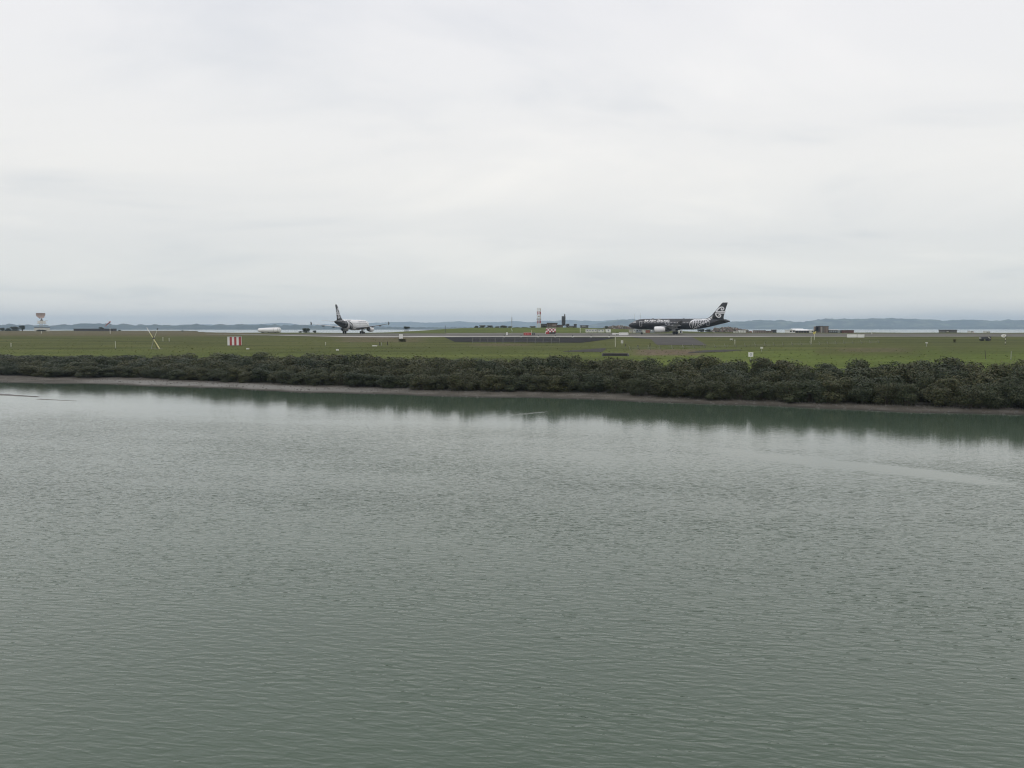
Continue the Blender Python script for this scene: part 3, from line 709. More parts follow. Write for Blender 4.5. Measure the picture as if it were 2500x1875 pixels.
def aircraft(name, nose, rz, label, dark):
    z0 = terrain(nose.x, nose.y) + .065
    root = empty(name, (nose.x, nose.y, z0), rz, label, 'airplane', 'airliners on the taxiway')
    skin = M['plane_black'] if dark else pm
    fu = link('fuselage', fuselage_mesh('fuselage', skin), root)
    # belly fairing
    MB().loft([[(x_, 1.55 * k * math.cos(a), 2.15 + .62 * k * math.sin(a)) for a in [2 * math.pi * i / 20 for i in range(20)]] for x_, k in ((10.2, .25), (11.2, .8), (12.5, 1.12), (17.5, 1.15), (19.2, .85), (20.6, .25))]).build('belly_fairing', M['plane_black'] if dark else M['plane_white'], root, smooth=True)
    for s in (-1, 1):
        w = link('wing', wing_mesh('wing', WING, s, M['wing']), root)
        MB().loft([[(x_, s * (17.02 + q * .05), z_) for x_, z_ in ((20.5, 4.16), (21.3, 4.85), (22.25, 5.0), (21.95, 4.16), (22.15, 3.6), (21.35, 3.62))] for q in (0, 1)]).build('wing_tip_fence', M['plane_black'], w)
        for yy, xx, zz in ((4.1, 17.0, 2.45), (8.6, 17.6, 2.95), (12.6, 19.2, 3.42)):
            MB().lathe([(-1.5, .03), (-.9, .2), (.4, .24), (1.5, .14), (2.1, .02)], 10, 'X', (xx, s * yy, zz - .18)).build('flap_fairing', M['darkmetal'] if not dark else M['wing'], w, smooth=True)
        link('horizontal_stabilizer', wing_mesh('horizontal_stabilizer', STAB, s, M['plane_black'] if dark else M['wing']), root)
        # engine
        ey = s * 5.75; oz = 1.86
        en = MB().lathe([(10.75, .86), (10.62, .93), (10.66, 1.0), (10.95, 1.08), (11.8, 1.13), (13.0, 1.12), (14.0, 1.02), (14.75, .88), (14.75, .78), (13.5, .82), (11.6, .84)], 28, 'X', (0, ey, oz), cap=False).build('engine', M['plane_white'], root, smooth=True)
        MB().lathe([(11.5, .86), (11.52, .84), (11.2, .18), (10.98, .02)], 28, 'X', (0, ey, oz)).build('fan', M['darkmetal'], en, smooth=True)
        MB().lathe([(10.72, .845), (10.60, .93), (10.66, 1.005), (10.86, 1.06)], 28, 'X', (0, ey, oz), cap=False).build('inlet_lip', M['metal'], en, smooth=True)
        MB().lathe([(13.6, .84), (14.7, .68), (15.6, .50), (16.1, .40), (16.1, .3), (16.9, .03)], 22, 'X', (0, ey, oz)).build('exhaust_nozzle', M['darkmetal'], en, smooth=True)
        MB().loft([[(x_, ey + k * th, z_) for x_, z_, th in ((11.6, oz + 1.05, .1), (13.4, oz + 1.36, .2), (16.4, oz + 1.22, .16), (17.3, oz + .82, .08), (14.6, oz + .72, .2))] for k in (-1, 1)]).build('pylon', M['wing'] if dark else M['plane_white'], en)
        # windows: one pane each
        wmesh = shared('pane%d%d' % (s, dark), lambda: MB().add([(x_, s * .0, z_) for x_, z_ in ((-.11, -.10), (-.06, -.16), (.06, -.16), (.11, -.10), (.11, .10), (.06, .16), (-.06, .16), (-.11, .10))], [tuple(range(8))]).mesh('window', M['palewin'] if dark else M['glass']))
        k = 0; xw = 6.35
        while xw < 29.2:
            if not (24.6 < xw < 25.0):
                zc = 4.42; slope = math.atan2(fus_y(xw, zc - .15) - fus_y(xw, zc + .15), .30)
                link('window', wmesh, fu, (xw, s * (fus_y(xw, zc) + .022), zc), (s * slope, 0, 0))
            xw += .533
        for x_, z_ in ((1.95, 4.52), (2.42, 4.62), (2.9, 4.66)):
            q = MB(); ribbon(q, [(x_ - .19, z_ - .05, .46), (x_ + .19, z_, .5)], fus_y, s, 4)
            q.build('cockpit_window', M['palewin'] if dark else M['glass'], fu)
        for (x0, x1, za, zb) in ((4.55, 5.4, 3.1, 4.95), (29.35, 30.15, 3.25, 4.95)):
            q = MB(); outline(q, x0, x1, za, zb, .10, s); q.build('door_outline', M['silver'] if dark else M['wing'], fu)
        for x0 in (14.2, 15.25):
            q = MB(); outline(q, x0, x0 + .6, 3.75, 4.75, .08, s); q.build('exit_outline', M['silver'] if dark else M['wing'], fu)
    # fin
    rings = []
    for z, le, te, th in FIN:
        pts = airfoil(le, te - le, th); half = []
        up = [(0, 0), (.04, .42), (.14, .80), (.32, 1), (.6, .72), (.85, .28), (1, .03)]
        rings.append([(le + (te - le) * a, th / 2 * b_, z) for a, b_ in up] + [(le + (te - le) * a, -th / 2 * b_, z) for a, b_ in reversed(up[1:-1])])
    fin = MB().loft(rings).build('tail_fin', M['plane_black'], root, smooth=True)
    for s in (-1, 1):
        q = MB()
        ribbon(q, [uvp(1706, 290, .35), uvp(1722, 270, .4), uvp(1748, 240, .42), uvp(1775, 219, .44), uvp(1804, 211, .44), uvp(1828, 222, .44), uvp(1834, 243, .42), uvp(1818, 258, .42), uvp(1798, 256, .45), uvp(1796, 241, .4), uvp(1808, 238, .3)], fin_half, s)
        ribbon(q, [uvp(1704, 288, .36), uvp(1780, 286, .42), uvp(1864, 285, .42)], fin_half, s)
        ribbon(q, [uvp(1702, 311, .36), uvp(1780, 311, .42), uvp(1856, 311, .42)], fin_half, s)
        ribbon(q, [uvp(1704, 313, .45), uvp(1708, 335, .42), uvp(1720, 360, .42), uvp(1742, 378, .42), uvp(1766, 380, .42), uvp(1784, 366, .42), uvp(1785, 346, .48), uvp(1770, 337, .45), uvp(1757, 344, .4), uvp(1760, 354, .35)], fin_half, s)
        q.build('spiral_emblem', M['silver'], fin)
    if dark:
        for s in (-1, 1):
            lettering('Air New Zealand', 6.0, 15.6, 4.80, .78, s, M['plane_white'], fu, True)
            q = MB()
            top = catmull([uvp(1312, 566, .10), uvp(1292, 530, .16), uvp(1290, 488, .25), uvp(1312, 448, .40), uvp(1370, 424, .56), uvp(1450, 420, .56), uvp(1540, 420, .48), uvp(1600, 400, .3), uvp(1640, 372, .2), uvp(1658, 350, .08)], 6)
            spine = catmull([uvp(1338, 574, .07), uvp(1400, 535, .12), uvp(1480, 490, .14), uvp(1560, 445, .13), uvp(1620, 400, .1), uvp(1657, 352, .04)], 6)
            def surf(x, z): return fus_y(x, z) if z < 5.55 else max(fin_half(x, z), fus_y(x, z))
            ribbon(q, top[::3] + [top[-1]], surf, s, 3); ribbon(q, spine[::3] + [spine[-1]], surf, s, 3)
            tpts = [(p_[0], p_[1]) for p_ in top if p_[0] > 23.9]; tpts = sorted(tpts); spts = sorted((p_[0], p_[1]) for p_ in spine)
            n = 13
            for i in range(n):       # upper leaflets hang from the rolled edge down to the midrib
                x_ = lerp(24.0, 31.0, i / (n - 1)); zt_ = interp(tpts, x_); zs_ = interp(spts, x_ + .3)
                if zt_ - zs_ < .12: continue
                w = lerp(.34, .16, i / n)
                ribbon(q, [(x_ - .1, zt_, w * 1.25), (x_ + .0, lerp(zt_, zs_, .35), w * .7), (x_ + .12, lerp(zt_, zs_, .75), w * .55), (x_ + .3, zs_, w * .3)], surf, s, 4)
            for i in range(18):      # lower barbs
                bq = spine[int(lerp(1, len(spine) - 3, i / 18))]; l_ = lerp(.85, .45, i / 18)
                ribbon(q, [(bq[0], bq[1], .15), (bq[0] + l_ * .42, bq[1] - l_ * .35, .19), (bq[0] + l_ * .95, bq[1] - l_ * .62, .04)], surf, s, 4)
            q.build('fern_emblem', M['silver'], fu)
    else:
        for s in (-1, 1):
            lettering('Air New Zealand', 6.1, 15.4, 4.86, .60, s, M['wing'], fu, True)
            q = MB()
            for i in range(14):      # fern leaflets printed over the white band
                x_ = 22.6 + i * .42; z_ = 2.1 + i * .17
                ribbon(q, [(x_, z_, .12), (x_ + .15, z_ + .75, .22), (x_ + .7, z_ + 1.35, .05)], fus_y, s, 4)
            q.build('fern_emblem', M['silver'], fu)
    gear_leg(root, 'nose_gear', 5.07, 0.0, 1.95, .38, .24, .26, 1.0)
    gear_leg(root, 'main_gear', 17.7, 3.8, 2.45, .58, .42, .46, 0.5)
    gear_leg(root, 'main_gear', 17.7, -3.8, 2.45, .58, .42, .46, 0.5)
    for x_ in (9.0, 20.5): MB().loft([[(x_, -.02, 5.85), (x_ + .45, -.02, 5.85), (x_ + .42, -.02, 6.15), (x_ + .25, -.02, 6.15)], [(x_, .02, 5.85), (x_ + .45, .02, 5.85), (x_ + .42, .02, 6.15), (x_ + .25, .02, 6.15)]]).build('antenna', M['plane_black'] if dark else M['plane_white'], root)
    return root
aircraft('airliner', Vector((44.5, 317, 0)), R(-18), 'all-black airliner with silver fern and white spiral tail emblem seen side-on', True)
aircraft('airliner', Vector((-63.7, 366.9, 0)), R(-100.5), 'white airliner with black tail seen from behind, both wings spread', False)

# ------------------------------------------------------------------ things on the field
def mpp(p): return p.y / F
def thing(name, px, py, label, cat, group=None, rz=0.0, lift=0.0):
    p = hit(px, py); p.z += lift
    return empty(name, p, rz, label, cat, group), mpp(p), p
def on(px, Yd):     # a spot on the terrain straight below a picture column at depth Yd
    X = (px - 1250) / F * Yd * 1.0
    return Vector((X, Yd, terrain(X, Yd)))
PAV = .055
# slim posts
def post(px, ytop, ybase, r_px, material, label, cat='post', group=None, lean=0.0, cap=None, name='marker_post'):
    p = hit(px, ybase); k = mpp(p); h = (ybase - ytop) * k; r = max(.03, r_px * k / 2)
    o = MB().tube((0, 0, -.1), (lean * k, 0, h), r, r * .9, 8).build('shaft', material)
    root = empty(name, p, 0, label, cat, group); o.parent = root
    MB().lathe([(0, r * 1.6), (.08, r * 1.6), (.10, r)], 10, 'Z').build('base', M['greycon'], root)
    if cap: MB().lathe([(h - .02, r * 1.25), (h + .05, r * 1.25), (h + .09, r * .5)], 8, 'Z', (lean * k, 0, 0)).build('cap', cap, root)
    return root
for px, yt, yb, lab in ((27, 838, 848, 'slim white marker post in the grass well below the radar tower'), (282, 835, 850, 'slim white marker post in the grass below the windsock'),
        (398, 824.5, 834, 'short white marker post just right of the leaning yellow mast'), (413, 826, 834.5, 'short white marker post, second one right of the leaning yellow mast'),
        (795, 837, 844, 'slim white marker post in the grass below the dome bush'), (1794, 830.5, 842, 'slim white marker post beside the small low white sign'), (101, 808.5, 815, 'tiny pale marker post just below the radar hut')):
    post(px, yt, yb, 1.4, M['palepost'], lab, cap=M['white'])
post(1502, 820, 848, 1.5, M['palepost'], 'tall pale pole in the grass in front of the dark apron', cap=M['greypost'], name='pole')
post(1980, 822, 840, 1.5, M['palepost'], 'tall pale pole beside the yellow-topped sign post', cap=M['greypost'], name='pole')
for px, yt, yb in ((927, 835, 844), (946, 834, 843)):
    post(px, yt, yb, 2.2, M['timber'], 'short dark post beside the white ground bar in the grass', group='pair of dark posts')
post(931.5, 836, 845, 1.6, M['greypost'], 'grey post right beside a short dark post in the grass')
for px, yt, yb in ((1527, 839.5, 847), (1587, 837, 846)):
    post(px, yt, yb, 1.7, M['timber'], 'dark slim post in the grass below the black airliner', group='dark posts below the black airliner')
post(1557.5, 842.5, 846.5, 2.2, M['darkmetal'], 'stubby black bollard in the grass between two dark slim posts', 'bollard', name='bollard')
post(2407, 855, 877, 1.5, M['timber'], 'black leaning stake in the bright green grass behind the mangroves', lean=-3.2, name='stake')
post(2468, 857, 879, 1.5, M['scrubpost'] if 'scrubpost' in M else M['greypost'], 'grey upright stake in the bright green grass behind the mangroves', name='stake')
post(1416.5, 801.5, 813, 1.6, M['palepost'], 'short white pole on the green rise beside the grey shed', cap=M['white'], name='pole')
post(1087, 795.5, 812, 1.3, M['darkmetal'], 'thin dark pole on the green rise left of the scrub', cap=M['darkmetal'], name='pole')

# signs
def sign(px0, px1, yt, yb_, ybase, label, material, frame=None, legs=2, mark=None, name='sign_board', thick=.08, group=None):
    p = hit((px0 + px1) / 2, ybase); k = mpp(p); w = (px1 - px0) * k; zt = (ybase - yt) * k; zb = (ybase - yb_) * k
    root = empty(name, p, 0, label, 'sign', group)
    MB().box(-w / 2, w / 2, -thick / 2, thick / 2, max(zb, .02), zt).build('panel', material, root)
    if frame: 
        MB().box(-w / 2 - .03, w / 2 + .03, -thick / 2 - .02, thick / 2 + .02, zt, zt + .05).build('top_rail', frame, root)
    xs_ = [0] if legs == 1 else [-w * .35, w * .35]
    for x_ in xs_:
        MB().box(x_ - .035, x_ + .035, thick / 2, thick / 2 + .07, -.1, zt - .05).build('leg', M['greypost'], root)
    if mark:
        mark(root, w, zb, zt, -thick / 2 - .006)
    return root
def smudge(root, w, zb, zt, y):
    c = (zb + zt) / 2; r = min(w, zt - zb) * .26
    n = 18; q = MB(); q.add([(r * f * math.cos(2 * math.pi * i / n), y, c + r * f * math.sin(2 * math.pi * i / n)) for f in (1, .55) for i in range(n)], [(i, (i + 1) % n, n + (i + 1) % n, n + i) for i in range(n)])
    q.build('ring_mark', M['bluegrey'], root)
    MB().box(-.035 * w, .035 * w, y - .002, y + .002, c - r * .9, c + r * .9).build('bar_mark', M['bluegrey'], root)
def bars(root, w, zb, zt, y):
    c = (zb + zt) / 2; h = (zt - zb) * .3
    for x_ in (-.18, 0, .16): MB().box(x_ * w - .05 * w, x_ * w + .05 * w, y - .002, y + .002, c - h, c + h * (.3 if x_ == 0 else 1)).build('mark', M['greypost'], root)
sign(1827, 1838.5, 859.8, 871, 881, 'square white sign with a grey round mark behind the mangrove tops', M['white'], legs=1, mark=smudge)
sign(974.5, 983.5, 816, 826.8, 829, 'square white sign on a low dark scrub patch by the taxiway', M['white'], M['white'], legs=2)
sign(1515.8, 1521.3, 831, 838, 843, 'small upright white sign with faint grey marks in the grass', M['offwhite'], legs=1, mark=bars)
sign(1782, 1789.3, 826.8, 829.2, 832, 'small low white sign in the grass beside a marker post', M['offwhite'], legs=2)
sign(1856.3, 1862.8, 847, 851, 858, 'small white sign on a thin leg near the leaning fence posts', M['offwhite'], legs=1)
sign(2259.5, 2265, 835.3, 838.2, 846, 'tiny white sign on a thin leg in the olive grass', M['offwhite'], legs=1)
sign(601, 608.5, 850, 852.6, 854, 'low white ground marker near the striped cabin', M['white'], legs=2, name='ground_marker')
sign(820.5, 827, 852.6, 855.6, 857, 'low white ground marker beside a reddish clod in the grass', M['white'], legs=2, name='ground_marker')
sign(908.8, 921, 843.1, 845.2, 846.5, 'long white ground bar in front of the dark posts', M['white'], legs=2, name='ground_marker')
sign(1236, 1239.4, 811.3, 818.2, 819, 'narrow white upright board at the taxiway edge beside the red sign', M['white'], legs=1)
sign(2068, 2092, 816.2, 823.8, 824.6, 'long white blank signboard, wider one of the pair at the taxiway', M['white'], legs=2)
sign(2093.2, 2110, 816.4, 823.9, 824.6, 'white blank signboard, narrower one of the pair at the taxiway', M['white'], legs=2)
sign(1511, 1534, 811.8, 818.2, 819, 'large white blank signboard beside the nose of the black airliner', M['white'], legs=2)
sign(1495, 1503.5, 812.8, 816.8, 819, 'small white signboard left of the large blank signboard', M['white'], legs=2)
sign(1504.4, 1510.4, 813.2, 815.8, 819, 'tiny white signboard wedged between two larger white signboards', M['white'], legs=1)
def redmark(root, w, zb, zt, y):
    c = (zb + zt) / 2; h = (zt - zb) * .24
    for x_ in (-.34, -.28, -.22, -.05, .02, .09, .16, .23): MB().box(x_ * w - .018 * w, x_ * w + .018 * w, y - .003, y + .003, c - h, c + h).build('character_mark', M['pink'], root)
sign(1278.5, 1297, 812, 818.6, 819.2, 'red runway sign with faint pale characters and white edge', M['red'], M['offwhite'], mark=redmark, thick=.3)
def greymark(root, w, zb, zt, y):
    c = (zb + zt) / 2; h = (zt - zb) * .2
    for x_ in (-.2, 0, .2): MB().box(x_ * w - .06 * w, x_ * w + .06 * w, y - .003, y + .003, c - h, c + h).build('character_mark', M['greypost'], root)
sign(1298.8, 1306.2, 812.4, 818.4, 819.2, 'black taxiway sign standing right of the red sign', M['darkwall'], M['greypost'], mark=greymark, thick=.3)
post(1298, 806, 819, 1.1, M['palepost'], 'thin yellowish pole between the red sign and the black sign', name='pole')

# sign post with a yellow board
p = hit(1988, 830); k = mpp(p); r = empty('sign_post', p, 0, 'white pole carrying a small yellow board beside a tall pale pole', 'sign')
MB().tube((0, 0, -.1), (0, 0, 14 * k), .09, .08, 8).build('pole', M['palepost'], r)
MB().box(-3.2 * k, 2.0 * k, -.05, .05, 14 * k, 20 * k).build('board', M['brightyellow'], r)
MB().box(2.2 * k, 4.0 * k, -.05, .05, 16.5 * k, 21.5 * k).build('side_board', M['yellow'], r)
# roundish white board on a spotted post at the right
p = hit(2454, 842); k = mpp(p); r = empty('sign_post', p, 0, 'spotted thin post carrying a white rounded board with dark edge', 'sign')
for i in range(5):
    MB().tube((0, 0, i * 4.2 * k - .05), (0, 0, (i + 1) * 4.2 * k - .05), .075, None, 8).build('post_segment', M['palepost'] if i % 2 else M['timber'], r)
q = MB(); n = 20
q.loft([[(-4.2 * k + 6.4 * k * math.cos(2 * math.pi * i / n), y_, 22 * k + 3.8 * k * math.sin(2 * math.pi * i / n)) for i in range(n)] for y_ in (-.05, .05)]); q.build('board', M['white'], r)
q = MB(); q.loft([[(-3.6 * k + 2.6 * k * math.cos(2 * math.pi * i / n), y_, 21.6 * k + 1.5 * k * math.sin(2 * math.pi * i / n)) for i in range(n)] for y_ in (-.057, -.051)]); q.build('mark', M['beige'], r)
MB().box(1.9 * k, 3.2 * k, -.09, .09, 19.6 * k, 24.2 * k).build('edge_box', M['timber'], r)

# leaning yellow mast with its lowering frame
p = hit(379, 852); k = mpp(p); r = empty('tilting_mast', p, 0, 'long pale yellow mast leaning across a thin support frame in the grass', 'mast')
a_, b2 = Vector((-18.5 * k, -.2, 52.5 * k)), Vector((11.5 * k, -.2, 0 * k)); 
for i in range(4):
    u0, u1 = i / 4, (i + 1) / 4; MB().tube(b2.lerp(a_, u0), b2.lerp(a_, u1), .135 - .02 * i, .12 - .02 * i, 10).build('mast_segment', M['yellow'] if i < 3 else M['white'], r)
MB().tube((-11 * k, .3, 0 * k), (-3 * k, .1, 26 * k), .06, .06, 8).build('strut', M['greypost'], r)
MB().tube((-3 * k, .1, 26 * k), (6 * k, .2, 47 * k), .05, .04, 8).build('strut', M['palepost'], r)
MB().tube((0, 1.0, 0), (-4 * k, .1, 27 * k), .05, .05, 8).build('brace', M['timber'], r)
MB().tube((3 * k, .9, 0), (1 * k, 0, 20 * k), .05, .05, 8).build('brace', M['timber'], r)
MB().box(-4.5 * k, -1.5 * k, -.34, .34, 24 * k, 28 * k).build('pivot', M['darkmetal'], r)
MB().box(4.8 * k, 7.2 * k, .05, .35, 47 * k, 50 * k).build('lamp_head', M['darkmetal'], r)
MB().box(-14 * k, 14 * k, -.6, 1.3, -.1, .04).build('base_slab', M['greycon'], r)

# striped cabin
p = hit(572, 843.5); k = mpp(p); W_, H_, D_ = 31.5 * k, 21 * k, 2.2
r = empty('striped_cabin', p, R(14), 'small equipment cabin with vertical red and white stripes in the grass', 'cabin')
MB().box(-W_ / 2 + .02, W_ / 2 - .02, .02, D_ - .02, 0, H_ - .02).build('wall', M['white'], r)
nst = 6; sw_ = W_ / nst
for i in range(nst):
    MB().box(-W_ / 2 + i * sw_, -W_ / 2 + (i + 1) * sw_, 0, .018, .05, H_).build('stripe_panel', M['white'] if i % 2 == 0 else M['red'], r)
for i in range(3):
    MB().box(W_ / 2 - .018, W_ / 2 + .004, i * D_ / 3 + .02, (i + 1) * D_ / 3 - .03, .05, H_).build('stripe_panel', M['white'] if i != 1 else M['pink'], r)
MB().box(-W_ / 2 - .08, W_ / 2 + .08, -.08, D_ + .06, H_, H_ + .09).build('roof', M['greypost'], r)
MB().box(-W_ / 2 - .1, W_ / 2 + .1, -.1, D_ + .1, -.2, .045).build('plinth', M['greycon'], r)

# windsock
p = hit(269, 814.5); k = mpp(p); r = empty('windsock', p, 0, 'orange windsock drooping from a white pole', 'windsock')
MB().tube((0, 0, -.1), (0, 0, 14 * k), .11, .09, 8).build('pole', M['white'], r)
MB().tube((0, 0, 14 * k), (0, 0, 29 * k), .08, .06, 8).build('pole_top', M['greypost'], r)
q = MB(); rings = []
for i in range(7):
    u = i / 6; c = Vector((lerp(-.6, -10.5, u) * k, 0, (lerp(27.5, 18.5, u) - 2.2 * u * (1 - u) * -1) * k)); rr_ = lerp(3.3, 2.1, u) * k
    rings.append([c + Vector((rr_ * .8 * math.cos(a), rr_ * math.sin(a), rr_ * .8 * math.cos(a))) for a in [2 * math.pi * j / 14 for j in range(14)]])
q.loft(rings); q.build('sock', M['orange'], r, smooth=True)
q = MB(); q.lathe([(-.06, 2.95 * k), (.06, 2.95 * k), (.06, 2.8 * k), (-.06, 2.8 * k)], 16, 'X', (0, 0, 0), cap=False); q.build('hoop', M['red'], r, (-.4 * k, 0, 27.6 * k), (0, R(-35), 0))

# radar
Yr = 600; p = on(102.5, Yr); k = Yr / F; p = Vector(at(102.5, 806, Yr)); p.z = terrain(p.x, p.y)
def zz(py): return at(102.5, py, Yr).z - p.z
r = empty('radar_tower', p, 0, 'airport radar with rusty-pink mesh dish on a white platform and hut', 'radar')
MB().box(-14.5 * k, 14.5 * k, -2.5, 2.5, 0, zz(800.5)).build('hut', M['offwhite'], r)
MB().box(-13.5 * k, 14.8 * k, -2.7, 2.7, zz(800.5), zz(799.3)).build('hut_roof', M['darkwall'], r)
MB().box(-13 * k, -12 * k, -2.53, -2.5, 0, zz(802)).build('hut_door', M['greypost'], r)
for sx in (-1, 1):
    for sy in (-1, 1): MB().tube((sx * 1.2, sy * 1.2, zz(799.3)), (sx * 1.1, sy * 1.1, zz(790)), .12, .1, 8).build('leg', M['greypost'], r)
for i in range(2):
    z_a, z_b = zz(799 - 4.5 * i), zz(794.5 - 4.5 * i)
    MB().tube((-1.2, -1.2, z_a), (1.15, -1.15, z_b), .06, .06, 6).tube((1.2, -1.2, z_a), (-1.15, -1.15, z_b), .06, .06, 6).build('brace', M['greypost'], r)
MB().box(-7.5 * k, 7.8 * k, -2.2, 2.2, zz(790), zz(789)).build('platform', M['offwhite'], r)
for i in range(9): MB().tube((lerp(-7.3, 7.5, i / 8) * k, -2.15, zz(789)), (lerp(-7.3, 7.5, i / 8) * k, -2.15, zz(783)), .05, .05, 6).build('rail_post', M['offwhite'], r)
for y_ in (786, 783.2): MB().box(-7.5 * k, 7.7 * k, -2.2, -2.1, zz(y_) - .05, zz(y_) + .05).build('rail', M['offwhite'], r)
MB().box(-6.9 * k, 6.9 * k, -1.6, 1.6, zz(789), zz(783.0)).build('equipment_box', M['white'], r)
MB().box(9.5 * k, 15 * k, -.1, .1, zz(783.6), zz(782.8)).build('arm', M['greypost'], r)
MB().lathe([(zz(783.4), 1.0), (zz(782.3), .9), (zz(779.5), .35), (zz(777), .3)], 16, 'Z').build('turntable', M['darkmetal'], r, smooth=True)
q = MB(); out = [(-11, 764.3), (11, 764.3), (10.8, 770), (9.5, 774), (6.5, 776), (-6.5, 776), (-9.5, 774.5), (-11.3, 770)]
n = 22; vs_, fs_ = [], []
for i in range(n + 1):
    u = lerp(-11.2, 11.2, i / n)
    lowp = 776.2 if abs(u) < 6 else lerp(776.2, 769.5, ((abs(u) - 6) / 5.2) ** 1.3)
    for j in range(9):
        y_ = lerp(764.3, lowp, j / 8); bow = .9 * (u / 11.2) ** 2 + .5 * ((j - 4) / 4) ** 2
        vs_.append((u * k, -bow, zz(y_)))
o2 = len(vs_); vs_ += [(a, b_ + .12, c) for a, b_, c in vs_]
for i in range(n):
    for j in range(8):
        a = i * 9 + j; fs_.append((a, a + 9, a + 10, a + 1)); fs_.append((o2 + a, o2 + a + 1, o2 + a + 10, o2 + a + 9))
q.add(vs_, fs_); q.build('dish', M['radarred'], r, smooth=True)
for i in range(5):
    u = lerp(-9, 9, i / 4); MB().tube((u * k, .05, zz(764.5)), (u * k * .85, .35, zz(775.5)), .07, .07, 6).build('dish_rib', M['rust'], r)
MB().tube((-3.2 * k, 0, zz(776)), (-1 * k, 0, zz(780)), .1, .1, 6).tube((4 * k, 0, zz(776)), (1.5 * k, 0, zz(780)), .1, .1, 6).tube((0, -.2, zz(780.5)), (.6 * k, -3.0, zz(777)), .08, .06, 6).build('yoke', M['radarred'], r)
MB().box(.2 * k, 1.6 * k, -3.3, -2.9, zz(777.6), zz(775.6)).build('feed_horn', M['darkmetal'], r)

# white tapered tank on saddles
p = on(659, 408); p0 = at(659, 812, 408); k = 408 / F
r = empty('storage_tank', p, R(-16), 'long white tapered cylinder lying on the ground beyond the taxiway', 'tank')
Lh = 29.5 * k * 1.04
prof = [(-Lh, .25), (-Lh + .1, .75), (-Lh + .6, .95), (-Lh * .4, 1.12), (Lh * .35, 1.30), (Lh - .9, 1.36), (Lh - .35, 1.2), (Lh - .06, .75), (Lh, .1)]
MB().lathe(prof, 32, 'X', (0, 0, 1.42)).build('shell', M['plane_white'], r, smooth=True)
for x_, rr_ in ((Lh * .5, 1.35), (Lh * .86, 1.385)): MB().lathe([(x_ - .05, rr_ - .05), (x_ - .05, rr_ + .02), (x_ + .05, rr_ + .02), (x_ + .05, rr_ - .05)], 32, 'X', (0, 0, 1.42), cap=False).build('seam_band', M['greypost'], r)
for x_ in (-Lh * .6, 0, Lh * .6): MB().box(x_ - .2, x_ + .2, -.9, .9, -.2, .55).build('saddle', M['greycon'], r)

# ---- red and white lattice mast
Ym = 452; k = Ym / F; p = on(1315.5, Ym)
def zm(py): return at(1315, py, Ym).z - p.z
r = empty('lattice_mast', p, R(10), 'red and white lattice mast on a pale stub above the brown works', 'mast')
hw = 3.6 * k; secs = [(803, 789.5, 'offwhite'), (789.5, 783, 'red'), (783, 777, 'white'), (777, 768, 'white'), (768, 761, 'red'), (761, 752.5, 'white')]
for a, b_, mname in secs:
    za, zb = zm(a), zm(b_); q = MB()
    for sx in (-1, 1):
        for sy in (-1, 1): q.tube((sx * hw, sy * hw, za), (sx * hw, sy * hw, zb), .11, .11, 6)
    for sy in (-1, 1):
        q.tube((-hw, sy * hw, za), (hw, sy * hw, zb), .06, .06, 6).tube((hw, sy * hw, za), (-hw, sy * hw, zb), .06, .06, 6)
        q.tube((-hw, sy * hw, zb), (hw, sy * hw, zb), .1, .1, 6); q.tube((sy * hw, -hw, zb), (sy * hw, hw, zb), .1, .1, 6)
    q.build('mast_section', M[mname], r)
MB().box(-hw - 1.6 * k, hw + .3, -hw - .3, hw + .3, zm(779) - .1, zm(778.5)).build('platform', M['darkmetal'], r)
MB().box(hw * .75, hw * 1.15, -hw, -hw + .15, zm(788), zm(753)).build('ladder', M['rust'], r)
MB().box(-.5, .5, -.3, .3, zm(774), zm(771)).build('antenna_box', M['greypost'], r)
MB().box(-hw - .4, hw + .4, -hw - .4, hw + .4, -.4, .2).build('footing', M['concrete'], r)
# thin masts
p = on(1249.5, 448); k = 448 / F; r = empty('radio_mast', p, 0, 'thin grey radio mast on the green rise with fuzzy lattice top', 'mast')
z1 = at(1249, 787, 448).z - p.z; z2 = at(1249, 775, 448).z - p.z
MB().tube((0, 0, -.2), (0, 0, z1), .14, .1, 8).build('pole', M['greypost'], r)
q = MB()
for sx, sy in ((-1, -1), (1, -1), (0, 1)): q.tube((sx * .22, sy * .22, z1), (sx * .18, sy * .18, z2), .05, .05, 6)
for i in range(7):
    zq = lerp(z1, z2, i / 7); q.tube((-.22, -.22, zq), (.22, -.22, zq + .35), .035, .035, 5)
q.build('lattice_top', M['bluegrey'], r)
MB().tube((0, 0, z2), (0, 0, z2 + 1.2), .03, .02, 6).build('aerial', M['greypost'], r)
for px, yt in ((1548.5, 766), (1562.5, 764)):
    p = on(px, 405); zt = at(px, yt, 405).z - p.z
    r = empty('whip_aerial', p, 0, 'hair-thin tall aerial rising behind the nose of the black airliner', 'aerial', 'aerials behind the airliner')
    MB().tube((0, 0, -.2), (0, 0, zt * .55), .07, .05, 6).build('lower_tube', M['greypost'], r); MB().tube((0, 0, zt * .55), (0, 0, zt), .045, .03, 6).build('upper_tube', M['greypost'], r)
    MB().box(-.25, .25, -.25, .25, -.2, .1).build('footing', M['concrete'], r)
# limp pale sock
p = hit(1250, 812); k = mpp(p); r = empty('windsock', p, 0, 'limp pale green sock hanging on a short pole below the radio mast', 'windsock')
MB().tube((0, 0, -.1), (0, 0, 10 * k), .07, .06, 6).build('pole', M['greypost'], r)
MB().loft([[(lerp(-2.2, 1.0, u) * k + w_ * k * math.cos(a), w_ * k * math.sin(a), lerp(10, 3.0, u) * k) for a in [2 * math.pi * j / 10 for j in range(10)]] for u, w_ in ((0, .8), (.3, 1.25), (.7, 1.2), (1, .6))]).build('sock', M['palegreen'], r, smooth=True)

